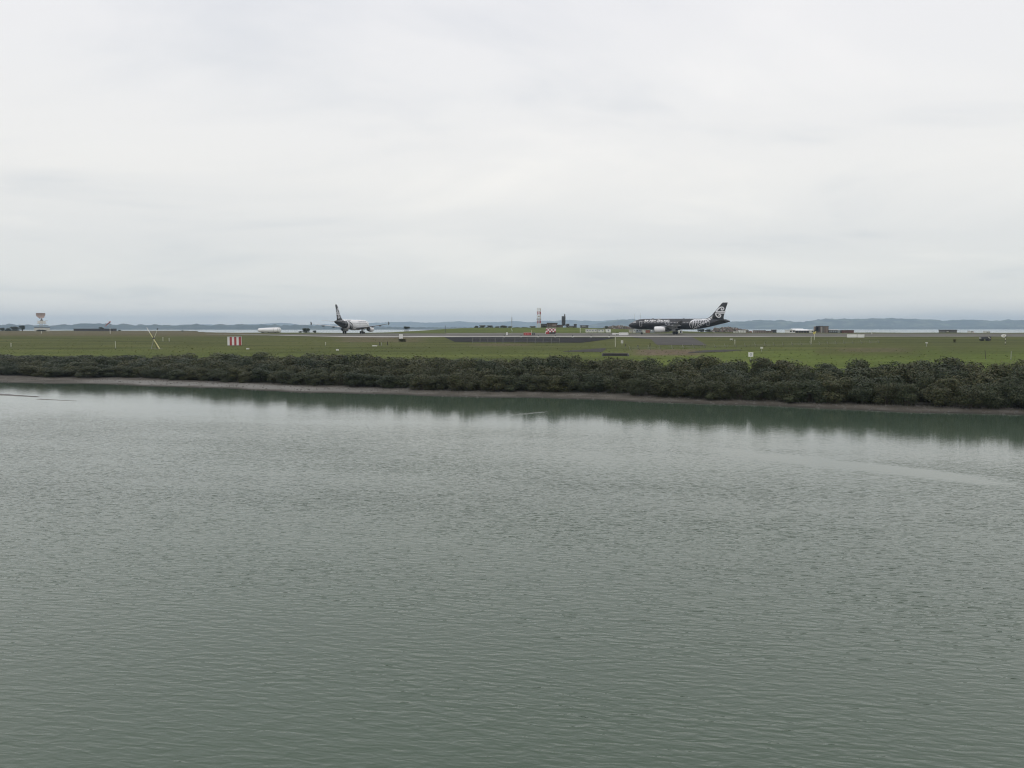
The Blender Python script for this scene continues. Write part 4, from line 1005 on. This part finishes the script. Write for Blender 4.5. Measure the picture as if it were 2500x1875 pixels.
# checkered control cabin
p = hit(1345, 815.5); k = mpp(p); r = empty('checkered_cabin', p, R(-6), 'red and white checkered cabin with a stepped lower front beside the taxiway', 'cabin')
ck = bpy.data.materials.new('checker_paint'); ck.use_nodes = True; t = ck.node_tree; b = t.nodes['Principled BSDF']
g = nd(t, 'ShaderNodeTexCoord'); mp_ = nd(t, 'ShaderNodeMapping'); mp_.inputs['Location'].default_value = (.02, .013, .017); t.links.new(g.outputs['Object'], mp_.inputs[0]); cn = nd(t, 'ShaderNodeTexChecker', i_Scale=1 / (4.1 * k)); t.links.new(mp_.outputs[0], cn.inputs['Vector'])
cn.inputs['Color1'].default_value = (.34, .035, .035, 1); cn.inputs['Color2'].default_value = (.78, .74, .70, 1); t.links.new(cn.outputs[0], b.inputs['Base Color']); b.inputs['Roughness'].default_value = .5
MB().box(-12 * k, 11.5 * k, 0, 2.4, 4.5 * k, 14 * k).build('body', ck, r)
MB().box(-12.6 * k, -4 * k, -.5, 2.4, .02, 4.5 * k).build('lower_body', M['red'], r)
MB().box(-13.2 * k, -12.3 * k, -.52, 2.42, .02, 6 * k).build('edge_panel', M['white'], r)
MB().box(-3.9 * k, 11 * k, .6, 2.2, .02, 4.4 * k).build('base', M['greycon'], r)
MB().box(-12.4 * k, 11.9 * k, -.08, 2.48, 14 * k, 14.7 * k).build('roof', M['white'], r)

# ---- gravel works on the rise
def bld(name, px0, px1, yt, Yd, depth, wall, label, cat='building', roof=None, roofh=.25, rz=0.0, parts=None, sink=.3, group=None):
    pc = (px0 + px1) / 2; p = on(pc, Yd); k = Yd / F; W = (px1 - px0) * k; H = at(pc, yt, Yd).z - p.z
    r = empty(name, p, rz, label, cat, group)
    MB().box(-W / 2, W / 2, 0, depth, -sink, H).build('wall', wall, r)
    if roof: MB().box(-W / 2 - .15, W / 2 + .15, -.2, depth + .2, H, H + roofh).build('roof', roof, r)
    if parts: parts(r, W, H, depth, k)
    return r
def corr(n, material):
    def f(r, W, H, D, k):
        for i in range(n):
            x_ = lerp(-W / 2, W / 2, (i + .5) / n); MB().box(x_ - .08, x_ + .08, -.07, -.005, 0, H - .1).build('rib', material, r)
    return f
def hop(r, W, H, D, k):
    MB().box(-W * .02, W * .42, -.08, -.01, H * .35, H * .85).build('door_panel', M['pink2'], r)
    MB().box(-W / 2 - .3, W / 2 + .3, -.3, D + .3, H * .92, H * 1.0 + .25).build('top_beam', M['timber'], r)
    corr(6, M['timber'])(r, W, H, D, k)
M['pink2'] = mat('pinkish_cladding', (.24, .19, .17), .8, .15, .6)
bld('hopper_building', 1337, 1360, 789.2, 462, 6, M['brownwall'], 'bulky brown works building with paler door panel on the rise', parts=hop)
bld('works_shed', 1360.5, 1374, 794, 464, 5, M['brownwall'], 'low brown shed between the brown works building and the dark silo', roof=M['timber'], parts=corr(4, M['timber']))
bld('works_shed', 1320, 1336.5, 791.5, 470, 5, M['greycon'], 'low grey shed tucked left of the brown works building', roof=M['timber'], parts=corr(4, M['timber']))
# silo tower
Ys = 466; p = on(1375.5, Ys); k = Ys / F
def zs(py): return at(1375, py, Ys).z - p.z
r = empty('silo_tower', p, 0, 'tall dark steel silo with a small stack on narrow legs', 'silo')
MB().box(-4.4 * k, 4.4 * k, -.9, .9, zs(790), zs(772)).build('shell', M['silo'], r)
for i in range(5): MB().box(-4.5 * k, 4.5 * k, -.98, .98, zs(774 + 3.7 * i), zs(773.6 + 3.7 * i)).build('stiffener', M['darkmetal'], r)
MB().loft([[(x_ * w_ * k, y_ * w_ * .2, zs(zq)) for x_, y_ in ((-1, -1), (1, -1), (1, 1), (-1, 1))] for zq, w_ in ((790, 4.4), (795.5, 2.0))]).build('cone', M['silo'], r)
MB().box(1.6 * k, 4.0 * k, -.4, .4, zs(772), zs(767.4)).build('stack', M['silo'], r)
MB().tube((2.2 * k, 0, zs(767.4)), (2.2 * k, 0, zs(766)), .1, .1, 6).build('stack_vent', M['darkmetal'], r)
for sx in (-1, 1):
    for sy in (-.8, .8): MB().tube((sx * 3.8 * k, sy, -.3), (sx * 3.8 * k, sy, zs(789)), .13, .13, 6).build('leg', M['bluegrey'], r)
q = MB(); q.tube((3 * k, 0, zs(792)), (13 * k, 0, zs(799)), .35, .35, 6); q.build('conveyor', M['darkmetal'], r)
bld('mixer_unit', 1383, 1389.5, 791.5, 468, 3, M['darkwall'], 'small dark machine unit with pale front right of the silo', roof=M['greypost'], parts=lambda r, W, H, D, k: MB().box(-W * .3, W * .35, -.06, -.005, .3, H * .5).build('front_panel', M['offwhite'], r))
bld('machine_cab', 1401.5, 1407.5, 792, 468, 2.5, M['silo'], 'upright dark machine cab standing apart on the rise', roof=M['darkmetal'], parts=lambda r, W, H, D, k: MB().box(-W * 1.1, -W * .5, .2, 1.8, -.2, H * .35).build('track_base', M['darkmetal'], r))
bld('grey_shed', 1418, 1436, 795.2, 462, 5, M['greycon'], 'grey shed with a pale strip window on the rise left of white cabins', roof=M['darkwall'], parts=lambda r, W, H, D, k: (MB().box(-W * .42, W * .1, -.07, -.005, H * .72, H * .95).build('strip_window', M['white'], r), corr(5, M['darkwall'])(r, W, H, D, k)))
bld('gravel_bunker', 1389.5, 1401, 796.5, 470, 4, M['concrete'], 'low pale concrete bunker between the silo and the dark cab', roof=M['greypost'], parts=corr(3, M['greycon']))

# portable cabins in a row (white panels facing the taxiway)
def cabin(px0, px1, yt, yb_, material, label, winc='glass', nwin=2, Yd=None, group=None):
    p = hit((px0 + px1) / 2, yb_) if Yd is None else on((px0 + px1) / 2, Yd); k = mpp(p); W = (px1 - px0) * k; H = at((px0 + px1) / 2, yt, p.y).z - p.z
    r = empty('portable_cabin', p, 0, label, 'cabin', group)
    MB().box(-W / 2, W / 2, 0, 2.4, -.2, H).build('wall', material, r)
    MB().box(-W / 2 - .06, W / 2 + .06, -.06, 2.46, H, H + .08).build('roof', M['greypost'], r)
    for i in range(nwin):
        x_ = lerp(-W / 2, W / 2, (i + .5) / nwin); o = MB().box(x_ - .3, x_ + .3, -.03, -.004, H * .45, H * .8).build('window', M[winc], r)
    for i in range(int(W / 1.2) + 1):
        x_ = min(W / 2 - .03, -W / 2 + i * 1.2 + .03); MB().box(x_ - .03, x_ + .03, -.045, -.006, 0, H - .02).build('panel_seam', M['greypost'], r)
    return r
cabin(1430.5, 1457, 803.6, 811.6, M['offwhite'], 'longest white portable cabin below the grey shed', 'bluegrey', 4)
cabin(1458.5, 1475.5, 804.4, 811.6, M['offwhite'], 'middle-length white portable cabin between two others on the rise', 'bluegrey', 2)
cabin(1479, 1491.5, 803.6, 811.6, M['white'], 'short white portable cabin at the end of the row', 'bluegrey', 1)
cabin(1537, 1544, 805, 812, M['beige'], 'beige portable cabin under the nose of the black airliner', 'bluegrey', 1)
cabin(1544.8, 1552, 804.4, 812, M['offwhite'], 'narrow off-white portable cabin beside the beige one', 'bluegrey', 1)
cabin(1552.8, 1566, 804.4, 812, M['bluegrey'], 'blue-grey portable cabin with a pale roof behind the nose wheel', 'glass', 2)
cabin(1570, 1575.5, 805, 812, M['offwhite'], 'off-white portable cabin beside the orange container', 'bluegrey', 1)
M['orangecon'] = mat('orange_container', (.30, .09, .05), .6, .15, .8)
cabin(1576, 1586, 806, 812, M['orangecon'], 'orange-red container behind the black airliner', 'rust', 1)
cabin(1586.8, 1601, 804.6, 812, M['bluegrey'], 'pale grey container in front of the engine of the black airliner', 'offwhite', 2)
# white frame
p = hit(1661, 813); k = mpp(p); r = empty('generator_rack', p, 0, 'white open frame with dark middle beside the main wheels', 'frame')
MB().box(-4.5 * k, -1.5 * k, -.4, .4, 0, 7 * k).build('cabinet', M['offwhite'], r); MB().box(3 * k, 4.4 * k, -.3, .3, 0, 7.2 * k).build('upright', M['white'], r); MB().box(-1.5 * k, 3 * k, -.3, .3, 6.3 * k, 7.2 * k).build('crossbar', M['white'], r); MB().box(-.8 * k, 2.6 * k, -.1, .1, 0, 6 * k).build('box', M['darkwall'], r)

# ---- buildings on the far shore, right
def win_row(n, z0, z1, material='glass'):
    def f(r, W, H, D, k):
        for i in range(n):
            x_ = lerp(-W / 2, W / 2, (i + .5) / n); o = MB().box(x_ - W / n * .32, x_ + W / n * .32, -.05, -.004, H * z0, H * z1).build('window', M[material], r)
    return f
YB = 428
bld('boat_shed', 1926, 1940, 805.6, YB, 7, M['white'], 'white shed with two dark windows at the end of the bright roof', 'building', roof=M['greypost'], roofh=.1, parts=win_row(2, .3, .75))
k = YB / F; p = on(1962, YB + 4); r = empty('long_shed', p, 0, 'long dark shed under a bright white stepped roof', 'building')
zr = at(1962, 806.6, YB + 4).z - p.z
MB().box(-22 * k, 19 * k, 0, 8, -.3, zr).build('wall', M['darkwall'], r)
for i in range(7): MB().box(lerp(-21, 18, i / 6) * k - .1, lerp(-21, 18, i / 6) * k + .1, -.12, -.01, -.2, zr).build('column', M['pink2'], r)
for xa, xb, hh in ((-26, 3, 4.4), (3.1, 13, 2.8), (13.1, 25, 1.6)):
    MB().loft([[(x_ * k, -.5, zr), (x_ * k, 4.0, zr + hh * k), (x_ * k, 8.5, zr), (x_ * k, 8.5, zr - .12), (x_ * k, -.5, zr - .12)] for x_ in (xa, xb)]).build('roof', M['roofwhite'], r)
bld('pale_kiosk', 1979, 1986, 806.8, YB, 3, M['offwhite'], 'small pale kiosk at the end of the long dark shed', roof=M['white'], roofh=.08, parts=win_row(1, .3, .7))
def fort(r, W, H, D, k):
    MB().box(-W / 2, -W / 2 + 3 * k, -.3, D * .6, H * .2, H + 1.2 * k).build('corner_tower', M['darkwall'], r)
    MB().box(-W * .2, -W * .05, .2, D * .6, H, H + 1.4 * k).build('stack', M['darkwall'], r)
    for i, (a, mm) in enumerate(((-.36, 'pink2'), (-.2, 'concrete'), (.0, 'greycon'), (.18, 'brownwall'), (.34, 'pink2'))): MB().box(a * W - 1.4 * k, a * W + 1.4 * k, -.12, -.01, 0, H * .96).build('wall_panel', M[mm], r)
    MB().box(-W * .1, W / 2 + .2, -.2, D + .2, H, H + .2).build('parapet', M['greycon'], r)
bld('block_house', 1997, 2021, 797, YB - 2, 7, M['brownwall'], 'squat grey-brown block house rising above the long sheds', parts=fort)
bld('dark_shed', 2022.5, 2044, 806, YB, 6, M['darkwall'], 'low dark shed with white roof edge right of the block house', roof=M['roofwhite'], roofh=.35, parts=win_row(5, .2, .8, 'bluegrey'))
bld('pale_container', 2045, 2050, 806.5, YB - 1, 3, M['bluegrey'], 'small pale container between dark shed and red-brown container', 'container', roof=M['greypost'], roofh=.08, parts=corr(3, M['greypost']))
bld('rusty_container', 2057, 2083, 806.4, YB - 2, 3, M['rust'], 'long red-brown shipping container near the shore', 'container', roof=M['darkwall'], roofh=.1, parts=corr(9, M['darkwall']))
bld('low_wall', 1987, 1997, 806.5, YB, 3, M['darkwall'], 'short dark wall joining the pale kiosk and the block house', 'wall', roof=M['timber'], roofh=.08, parts=corr(3, M['timber']))
bld('dark_unit', 2050.5, 2056.5, 806.8, YB, 3, M['darkwall'], 'small dark unit beside the red-brown container', roof=M['timber'], roofh=.08, parts=corr(2, M['timber']))
bld('gable_shed', 2304.5, 2334, 806.6, YB, 6, M['greycon'], 'lone grey shed with dark roof edge on the shore', roof=M['darkwall'], roofh=.35, parts=lambda r, W, H, D, k: (MB().box(-W * .34, -W * .2, -.06, -.005, .2, H * .6).build('door', M['offwhite'], r), corr(6, M['timber'])(r, W, H, D, k)))
bld('white_hut', 2367.5, 2374, 808.3, YB, 3, M['white'], 'small white hut on the far shore beside a pink post', roof=M['greypost'], roofh=.08, parts=win_row(1, .3, .7))
bld('white_hut', 2406, 2415, 809.3, YB, 3, M['offwhite'], 'low off-white hut on the far shore behind the dark trailer', roof=M['white'], roofh=.08, parts=win_row(2, .3, .7))
bld('dark_cabin', 1885.5, 1894.5, 805.3, YB, 3, M['silo'], 'dark blue-grey cabin alone on the shore beyond the rubble', roof=M['darkwall'], roofh=.1, parts=corr(3, M['darkwall']))
bld('low_wall', 1842, 1868, 806.8, YB, 4, M['pink2'], 'low brownish wall along the shore right of the rubble', 'wall', roof=M['greycon'], roofh=.1, parts=corr(6, M['timber']))
bld('low_wall', 1870, 1885, 808.2, YB, 4, M['pink2'], 'lower brown wall along the shore left of the dark cabin', 'wall', roof=M['greycon'], roofh=.1, parts=corr(4, M['timber']))
bld('white_truck_box', 1793, 1803.5, 809, 405, 3, M['offwhite'], 'white box body parked in front of the rubble heap', 'container', roof=M['white'], roofh=.08, parts=corr(3, M['greypost']))
bld('white_truck_box', 1804.5, 1820, 806.3, 407, 3, M['white'], 'larger white box body parked in front of the rubble heap', 'container', roof=M['white'], roofh=.08, parts=corr(4, M['greypost']))
bld('long_dark_building', 182, 278, 803, 640, 6, M['darkwall'], 'long low dark building on the left skyline beyond the windsock', roof=M['timber'], roofh=.2, parts=corr(12, M['timber']))

# dark trailer with a frame
p = hit(2404, 832.5); k = mpp(p); r = empty('equipment_trailer', p, R(-4), 'dark trailer-like machine with grey arm standing in the olive grass', 'trailer')
MB().box(-10 * k, 4 * k, -.6, .6, 4.5 * k, 10.5 * k).build('body', M['bluegrey2'] if 'bluegrey2' in M else M['silo'], r)
MB().box(-11.5 * k, -9.5 * k, -.4, .4, 5 * k, 9.5 * k).build('grille', M['greypost'], r)
MB().box(4.2 * k, 11.8 * k, -.65, .65, 1.2 * k, 10.8 * k).build('hopper', M['darkwall'], r)
MB().tube((5 * k, -.75, 9.5 * k), (9.5 * k, -.75, 6 * k), .12, .12, 6).build('arm', M['palepost'], r)
for x_, y_ in ((-7 * k, -.5), (-7 * k, .5), (7 * k, -.5), (7 * k, .5)):
    link('wheel', MB().lathe([(-.11, .16), (-.11, .34), (.11, .34), (.11, .16)], 14, 'Z').mesh('wheel', M['tyre']), r, (x_, y_, .34), (R(90), 0, 0))
for x_ in (-9 * k, 3 * k): MB().box(x_ - .06, x_ + .06, -.1, .1, 0, 4.6 * k).build('leg', M['darkmetal'], r)

# rubble heaps
def heap(px0, px1, ytop, Yd, label, seed, profile):
    rnd_ = random.Random(seed); k = Yd / F; pc = (px0 + px1) / 2; p = on(pc, Yd); W = (px1 - px0) * k; Ht = at(pc, ytop, Yd).z - p.z
    r = empty('rubble_heap', p, 0, label, 'rubble'); q = MB(); n = 24; m_ = 8
    for i in range(n + 1):
        x_ = lerp(-W / 2, W / 2, i / n); h = Ht * interp(profile, i / n) * .9
        for j in range(m_ + 1):
            y_ = lerp(0, 12, j / m_); e = math.sin(math.pi * j / m_) ** .6
            q.v.append((x_, y_, h * e * (1 + .15 * rnd_.uniform(-1, 1)) - .3))
    for i in range(n):
        for j in range(m_):
            a = i * (m_ + 1) + j; q.f.append((a, a + m_ + 1, a + m_ + 2, a + 1)); q.m.append(0)
    q.build('mound', M['rubblebase'], r)
    q = MB()
    for i in range(420):
        u = rnd_.random(); v = rnd_.random() * .55; h = Ht * interp(profile, u) * .92 * math.sin(math.pi * v) ** .6
        c = Vector((lerp(-W / 2, W / 2, u), 12 * v, h - .25)); s = rnd_.uniform(.12, .38) * (1.5 if rnd_.random() < .12 else 1)
        rot = Matrix.Rotation(rnd_.uniform(0, 6), 3, Vector((rnd_.random(), rnd_.random(), 1)).normalized())
        vs2 = [c + rot @ Vector((x_ * s * rnd_.uniform(.7, 1.3), y_ * s * rnd_.uniform(.7, 1.2), z_ * s * rnd_.uniform(.5, 1.0))) for z_ in (-1, 1) for y_ in (-1, 1) for x_ in (-1, 1)]
        q.add(vs2, [(0, 2, 3, 1), (4, 5, 7, 6), (0, 1, 5, 4), (2, 6, 7, 3), (0, 4, 6, 2), (1, 3, 7, 5)], rnd_.choice([0, 0, 1, 1, 2, 3, 4]))
    o = q.build('rocks', [M['rub0'], M['rub1'], M['rub2'], M['rub3'], M['rub4']], r); o['kind'] = 'stuff'
M['rubblebase'] = mat('rubble_soil', (.12, .11, .085), .9, .3, .6)
for i, c in enumerate(((.16, .14, .12), (.10, .09, .075), (.30, .28, .26), (.19, .11, .09), (.07, .075, .05))): M['rub%d' % i] = mat('rubble_stone', c, .9, .2, 1.0)
heap(1740, 1836, 797.5, 418, 'grey-brown rubble heap behind the tail of the black airliner', 3, [(0, .25), (.12, .75), (.3, .95), (.5, 1), (.68, .85), (.8, .6), (.92, .45), (1, .1)])
heap(1474, 1548, 794, 470, 'reddish-brown rubble heap behind the short white cabin', 4, [(0, .3), (.15, .55), (.35, .9), (.6, 1), (.8, .75), (1, .35)])

# ---- fences and edge posts
def fence(name, pts, label, arm, material):
    """pts: (px, y_top, y_base); each post stands on the ground, wires run between"""
    P = [hit(px, yb_) for px, yt, yb_ in pts]; r = empty(name, P[0], 0, label, 'fence'); o = P[0]; tops = []
    for (px, yt, yb_), p in zip(pts, P):
        k = mpp(p); h = (yb_ - yt) * k
        if arm:
            MB().tube((0, 0, -.1), (-h * .5, -.15, h), .045, .035, 6).build('post', material, r, p - o)
            MB().tube((.25, .2, -.1), (-h * .28, -.08, h * .56), .03, .03, 6).build('brace', M['timber'], r, p - o)
        else:
            MB().box(-.06, .06, -.06, .06, -.1, h).build('post', material, r, p - o)
        tops.append((p, h))
    for f in (.35, .8):
        q = MB()
        for (a, ha), (b_, hb) in zip(tops, tops[1:]):
            q.tube(a - o + Vector((0, 0, ha * f * (.6 if arm else 1))), b_ - o + Vector((0, 0, hb * f * (.6 if arm else 1))), .008, .008, 4)
        q.build('wire', M['greypost'], r)
fence('post_fence', [(x_, 824.5, 837.5 + (x_ - 1154) * .004) for x_ in (1154, 1172, 1191, 1209, 1228, 1257, 1287, 1307, 1326, 1346, 1366)], 'wire fence with straight grey posts in front of the dark apron', False, M['fencegrey'])
fence('perimeter_fence', [(x_, lerp(843, 830.5, (x_ - 1583) / 520) + (.6 if i % 2 else 0), lerp(853.5, 838.5, (x_ - 1583) / 520)) for i, x_ in enumerate((1540, 1560, 1587, 1613, 1643, 1670, 1695, 1721, 1747, 1772, 1797, 1821, 1846, 1869, 1891, 1913, 1935, 1957, 1980, 2002, 2022, 2042, 2062, 2083, 2104, 2125, 2146))], 'long perimeter fence with slanting pale arms crossing the grass', True, M['fencepale'])
for px in (1231, 1272, 1314, 1355.5, 1398, 1443, 1487):
    p = hit(px, 823.3); k = mpp(p)
    r = empty('edge_post', p, 0, 'short dark post with pale foot at the concrete edge of the taxiway', 'post', 'dark posts along the taxiway edge')
    MB().box(-.09, .09, -.09, .09, .25, 5.2 * k).build('shaft', M['darkmetal'], r); MB().lathe([(-.05, .26), (.18, .24), (.25, .1)], 10, 'Z').build('foot', M['offwhite'], r)
for px, yb_, lab in ((2118, 814.5, 'dark cap'), (1955, 818, 'no cap')):
    pass
post(2128.5, 808.5, 816.5, 1.2, M['white'], 'thin white pole with a dark top beside the far shore', cap=M['darkmetal'], name='pole')
post(2376.5, 809.8, 813.4, 1.0, M['pink'], 'short pink post beside the small white hut', name='marker_post')

# ---- bushes, trees
BC = [crown_mesh('bush_crown', 1, 1, 2000, .11, 300 + i, M['bushleaf'], 11, low=-.75) for i in range(3)]
SCm = [crown_mesh('scrub_crown', 1, 1, 1400, .12, 320 + i, M['scrubleaf'], 10, low=-.75) for i in range(2)]
def bush(px0, px1, yt, Yd, label, kind='b', cat='bush', name='bush', group=None, py=None, trunk=.3):
    pc = (px0 + px1) / 2; p = on(pc, Yd) if py is None else hit(pc, py); k = mpp(p); W = (px1 - px0) * k; H = at(pc, yt, p.y).z - p.z
    r = empty(name, p, rnd.uniform(0, 6), label, cat, group)
    rz = H * (1 - trunk) / 2 + .05
    link('crown', rnd.choice(BC if kind == 'b' else SCm), r, (0, 0, H - rz), (0, 0, 0), (W / 2, W / 2, rz))
    link('trunk', rnd.choice(ST), r, (0, 0, 0), (0, 0, 0), (W / 2.6, W / 2.6, H * .8))
    return r
bush(735, 762, 800.6, 430, 'rounded dark green dome bush left of the white airliner', trunk=0)
bush(763, 775, 806.6, 430, 'small dark bush beside the dome bush', trunk=0)
bush(729, 739, 808.3, 430, 'small low shrub left of the dome bush', trunk=0)
bush(0, 16, 799.5, 650, 'dark shrub at the left end of the skyline scrub', trunk=0); bush(14, 30, 800, 645, 'dark shrub right of the skyline scrub end', trunk=0)
bush(28, 50, 796.8, 650, 'broad purple-brown thicket on the left skyline', 's', trunk=0); bush(48, 66, 794, 655, 'taller dark tree left of the radar tower', trunk=.2, cat='tree', name='tree')
bush(-20, 2, 799, 650, 'dark shrub at the far left edge of the skyline scrub', trunk=0)
bush(243, 256, 797.6, 645, 'dark rounded shrub above the long low dark building', trunk=0)
bush(290, 298, 805.0, 640, 'low dark shrub near the windsock skyline', trunk=0); bush(444, 451, 805.6, 560, 'tiny dark shrub alone on the grass skyline', trunk=0)
bush(88, 116, 804.2, 590, 'low green shrub in front of the radar hut', trunk=0)
bush(2326, 2334, 827.8, 300, 'small grey-green bush alone in the olive grass', 's', py=836, trunk=0)
bush(970, 994, 826.5, 300, 'low dark scrub under the square white sign by the taxiway', 's', py=834.5, trunk=0)
# umbrella-shaped tree
p = on(993, 446); k = 446 / F; H = at(993, 796.5, 446).z - p.z; r = empty('umbrella_tree', p, 0, 'flat-topped tree with several bare trunks on the green rise', 'tree')
cr_ = link('crown', BC[0], r, (0, 0, H * .74), (0, 0, 0), (9.5 * k, 9.5 * k, H * .26))
q = MB()
for a in range(5):
    x_ = lerp(-7, 7, a / 4) * k; q.tube((x_ * .6, 0, -.2), (x_, .2, H * .75), .11, .07, 6)
q.build('trunk', M['bark'], r)
for i, (a, b_, yt, lab) in enumerate(((1158, 1170, 794.8, 'dark scrub bush at the left of the hilltop scrub line'), (1168, 1190, 793.8, 'broad flat-topped scrub bush on the green rise'), (1186, 1207, 794.2, 'wide scrub bush right of the flat-topped one'), (1206, 1222, 796, 'low scrub bush in a dip of the hilltop line'),
        (1218, 1240, 793.6, 'humped scrub bush left of the radio mast'), (1238, 1252, 796.4, 'low scrub bush at the foot of the radio mast'), (1252, 1272, 798.5, 'low ragged scrub right of the radio mast'), (1270, 1292, 798.2, 'thin scrub patch midway between radio mast and lattice mast'),
        (1290, 1312, 796, 'brownish scrub bush left of the lattice mast'), (1318, 1337, 793, 'olive scrub bush between the lattice mast and the brown building'), (1474, 1486, 796, 'small green bush at the left of the reddish rubble'), (1456, 1474, 801, 'low dark shrub behind the middle white cabin'),
        (1700, 1722, 803, 'low dark shrub under the tail of the black airliner'), (1718, 1738, 803.5, 'dark shrub beside the rubble under the airliner tail'))):
    bush(a, b_, yt, 458 if a < 1600 else 425, lab, 's' if i < 10 else 'b', trunk=0)

# ------------------------------------------------------------------ breathing roots on the mud, rough grass on the bank
rnd = random.Random(21); q = MB()
for i in range(5200):
    X = rnd.uniform(-92, 62); w_ = mudw(X); s_ = w_ - abs(rnd.gauss(0, 1)) * w_ * .38 + .4
    if s_ < .25: continue
    Yv = yline(X) + s_ / .935; z = terrain(X, Yv); h = rnd.uniform(.06, .2); r_ = rnd.uniform(.012, .03); dx, dy = rnd.gauss(0, .03), rnd.gauss(0, .03)
    q.add([(X - r_, Yv, z - .04), (X + r_, Yv - r_, z - .04), (X + r_ * .3, Yv + r_, z - .04), (X + dx, Yv + dy, z + h)], [(0, 1, 3), (1, 2, 3), (2, 0, 3)])
for i in range(900):
    X = rnd.uniform(-92, 62); s_ = rnd.uniform(.05, mudw(X)); Yv = yline(X) + s_ / .935; z = terrain(X, Yv); a = rnd.uniform(.05, .2); h = a * rnd.uniform(.3, .7)
    q.add([(X - a, Yv - a * .7, z - .03), (X + a, Yv - a * .6, z - .03), (X + a * .8, Yv + a, z - .03), (X - a * .7, Yv + a * .8, z - .03), (X + rnd.uniform(-.3, .3) * a, Yv, z + h)], [(0, 1, 4), (1, 2, 4), (2, 3, 4), (3, 0, 4)])
o = q.build('mud_roots_and_stones', M['mudbar']); o['kind'] = 'stuff'
q = MB()
for i in range(5000):
    X = rnd.uniform(-150, 95); yb = ybank(X); Yv = yb + 6 + abs(rnd.gauss(0, 1)) * 34 if i % 3 else rnd.uniform(yb + 6, 262)
    if abs(X) > Yv * .72 or Yv > 263: continue
    z = terrain(X, Yv); px, py = pix(X, Yv, z)
    if 1080 < px < 1510 and 822 < py < 839: continue
    if 1540 < px < 1735 and 822 < py < 846: continue
    h = rnd.uniform(.03, .10); w_ = rnd.uniform(.10, .30); lx = rnd.gauss(0, .12)
    q.add([(X - w_, Yv, z - .03), (X + w_, Yv + rnd.gauss(0, .1), z - .03), (X + lx, Yv + rnd.gauss(0, .1), z + h)], [(0, 1, 2)])
M['tuft'] = leaf_mat('grass_tuft', [(.090, .108, .030), (.110, .130, .036), (.135, .148, .048), (.16, .15, .065)], .8)
o = q.build('rough_grass', M['tuft']); o['kind'] = 'stuff'
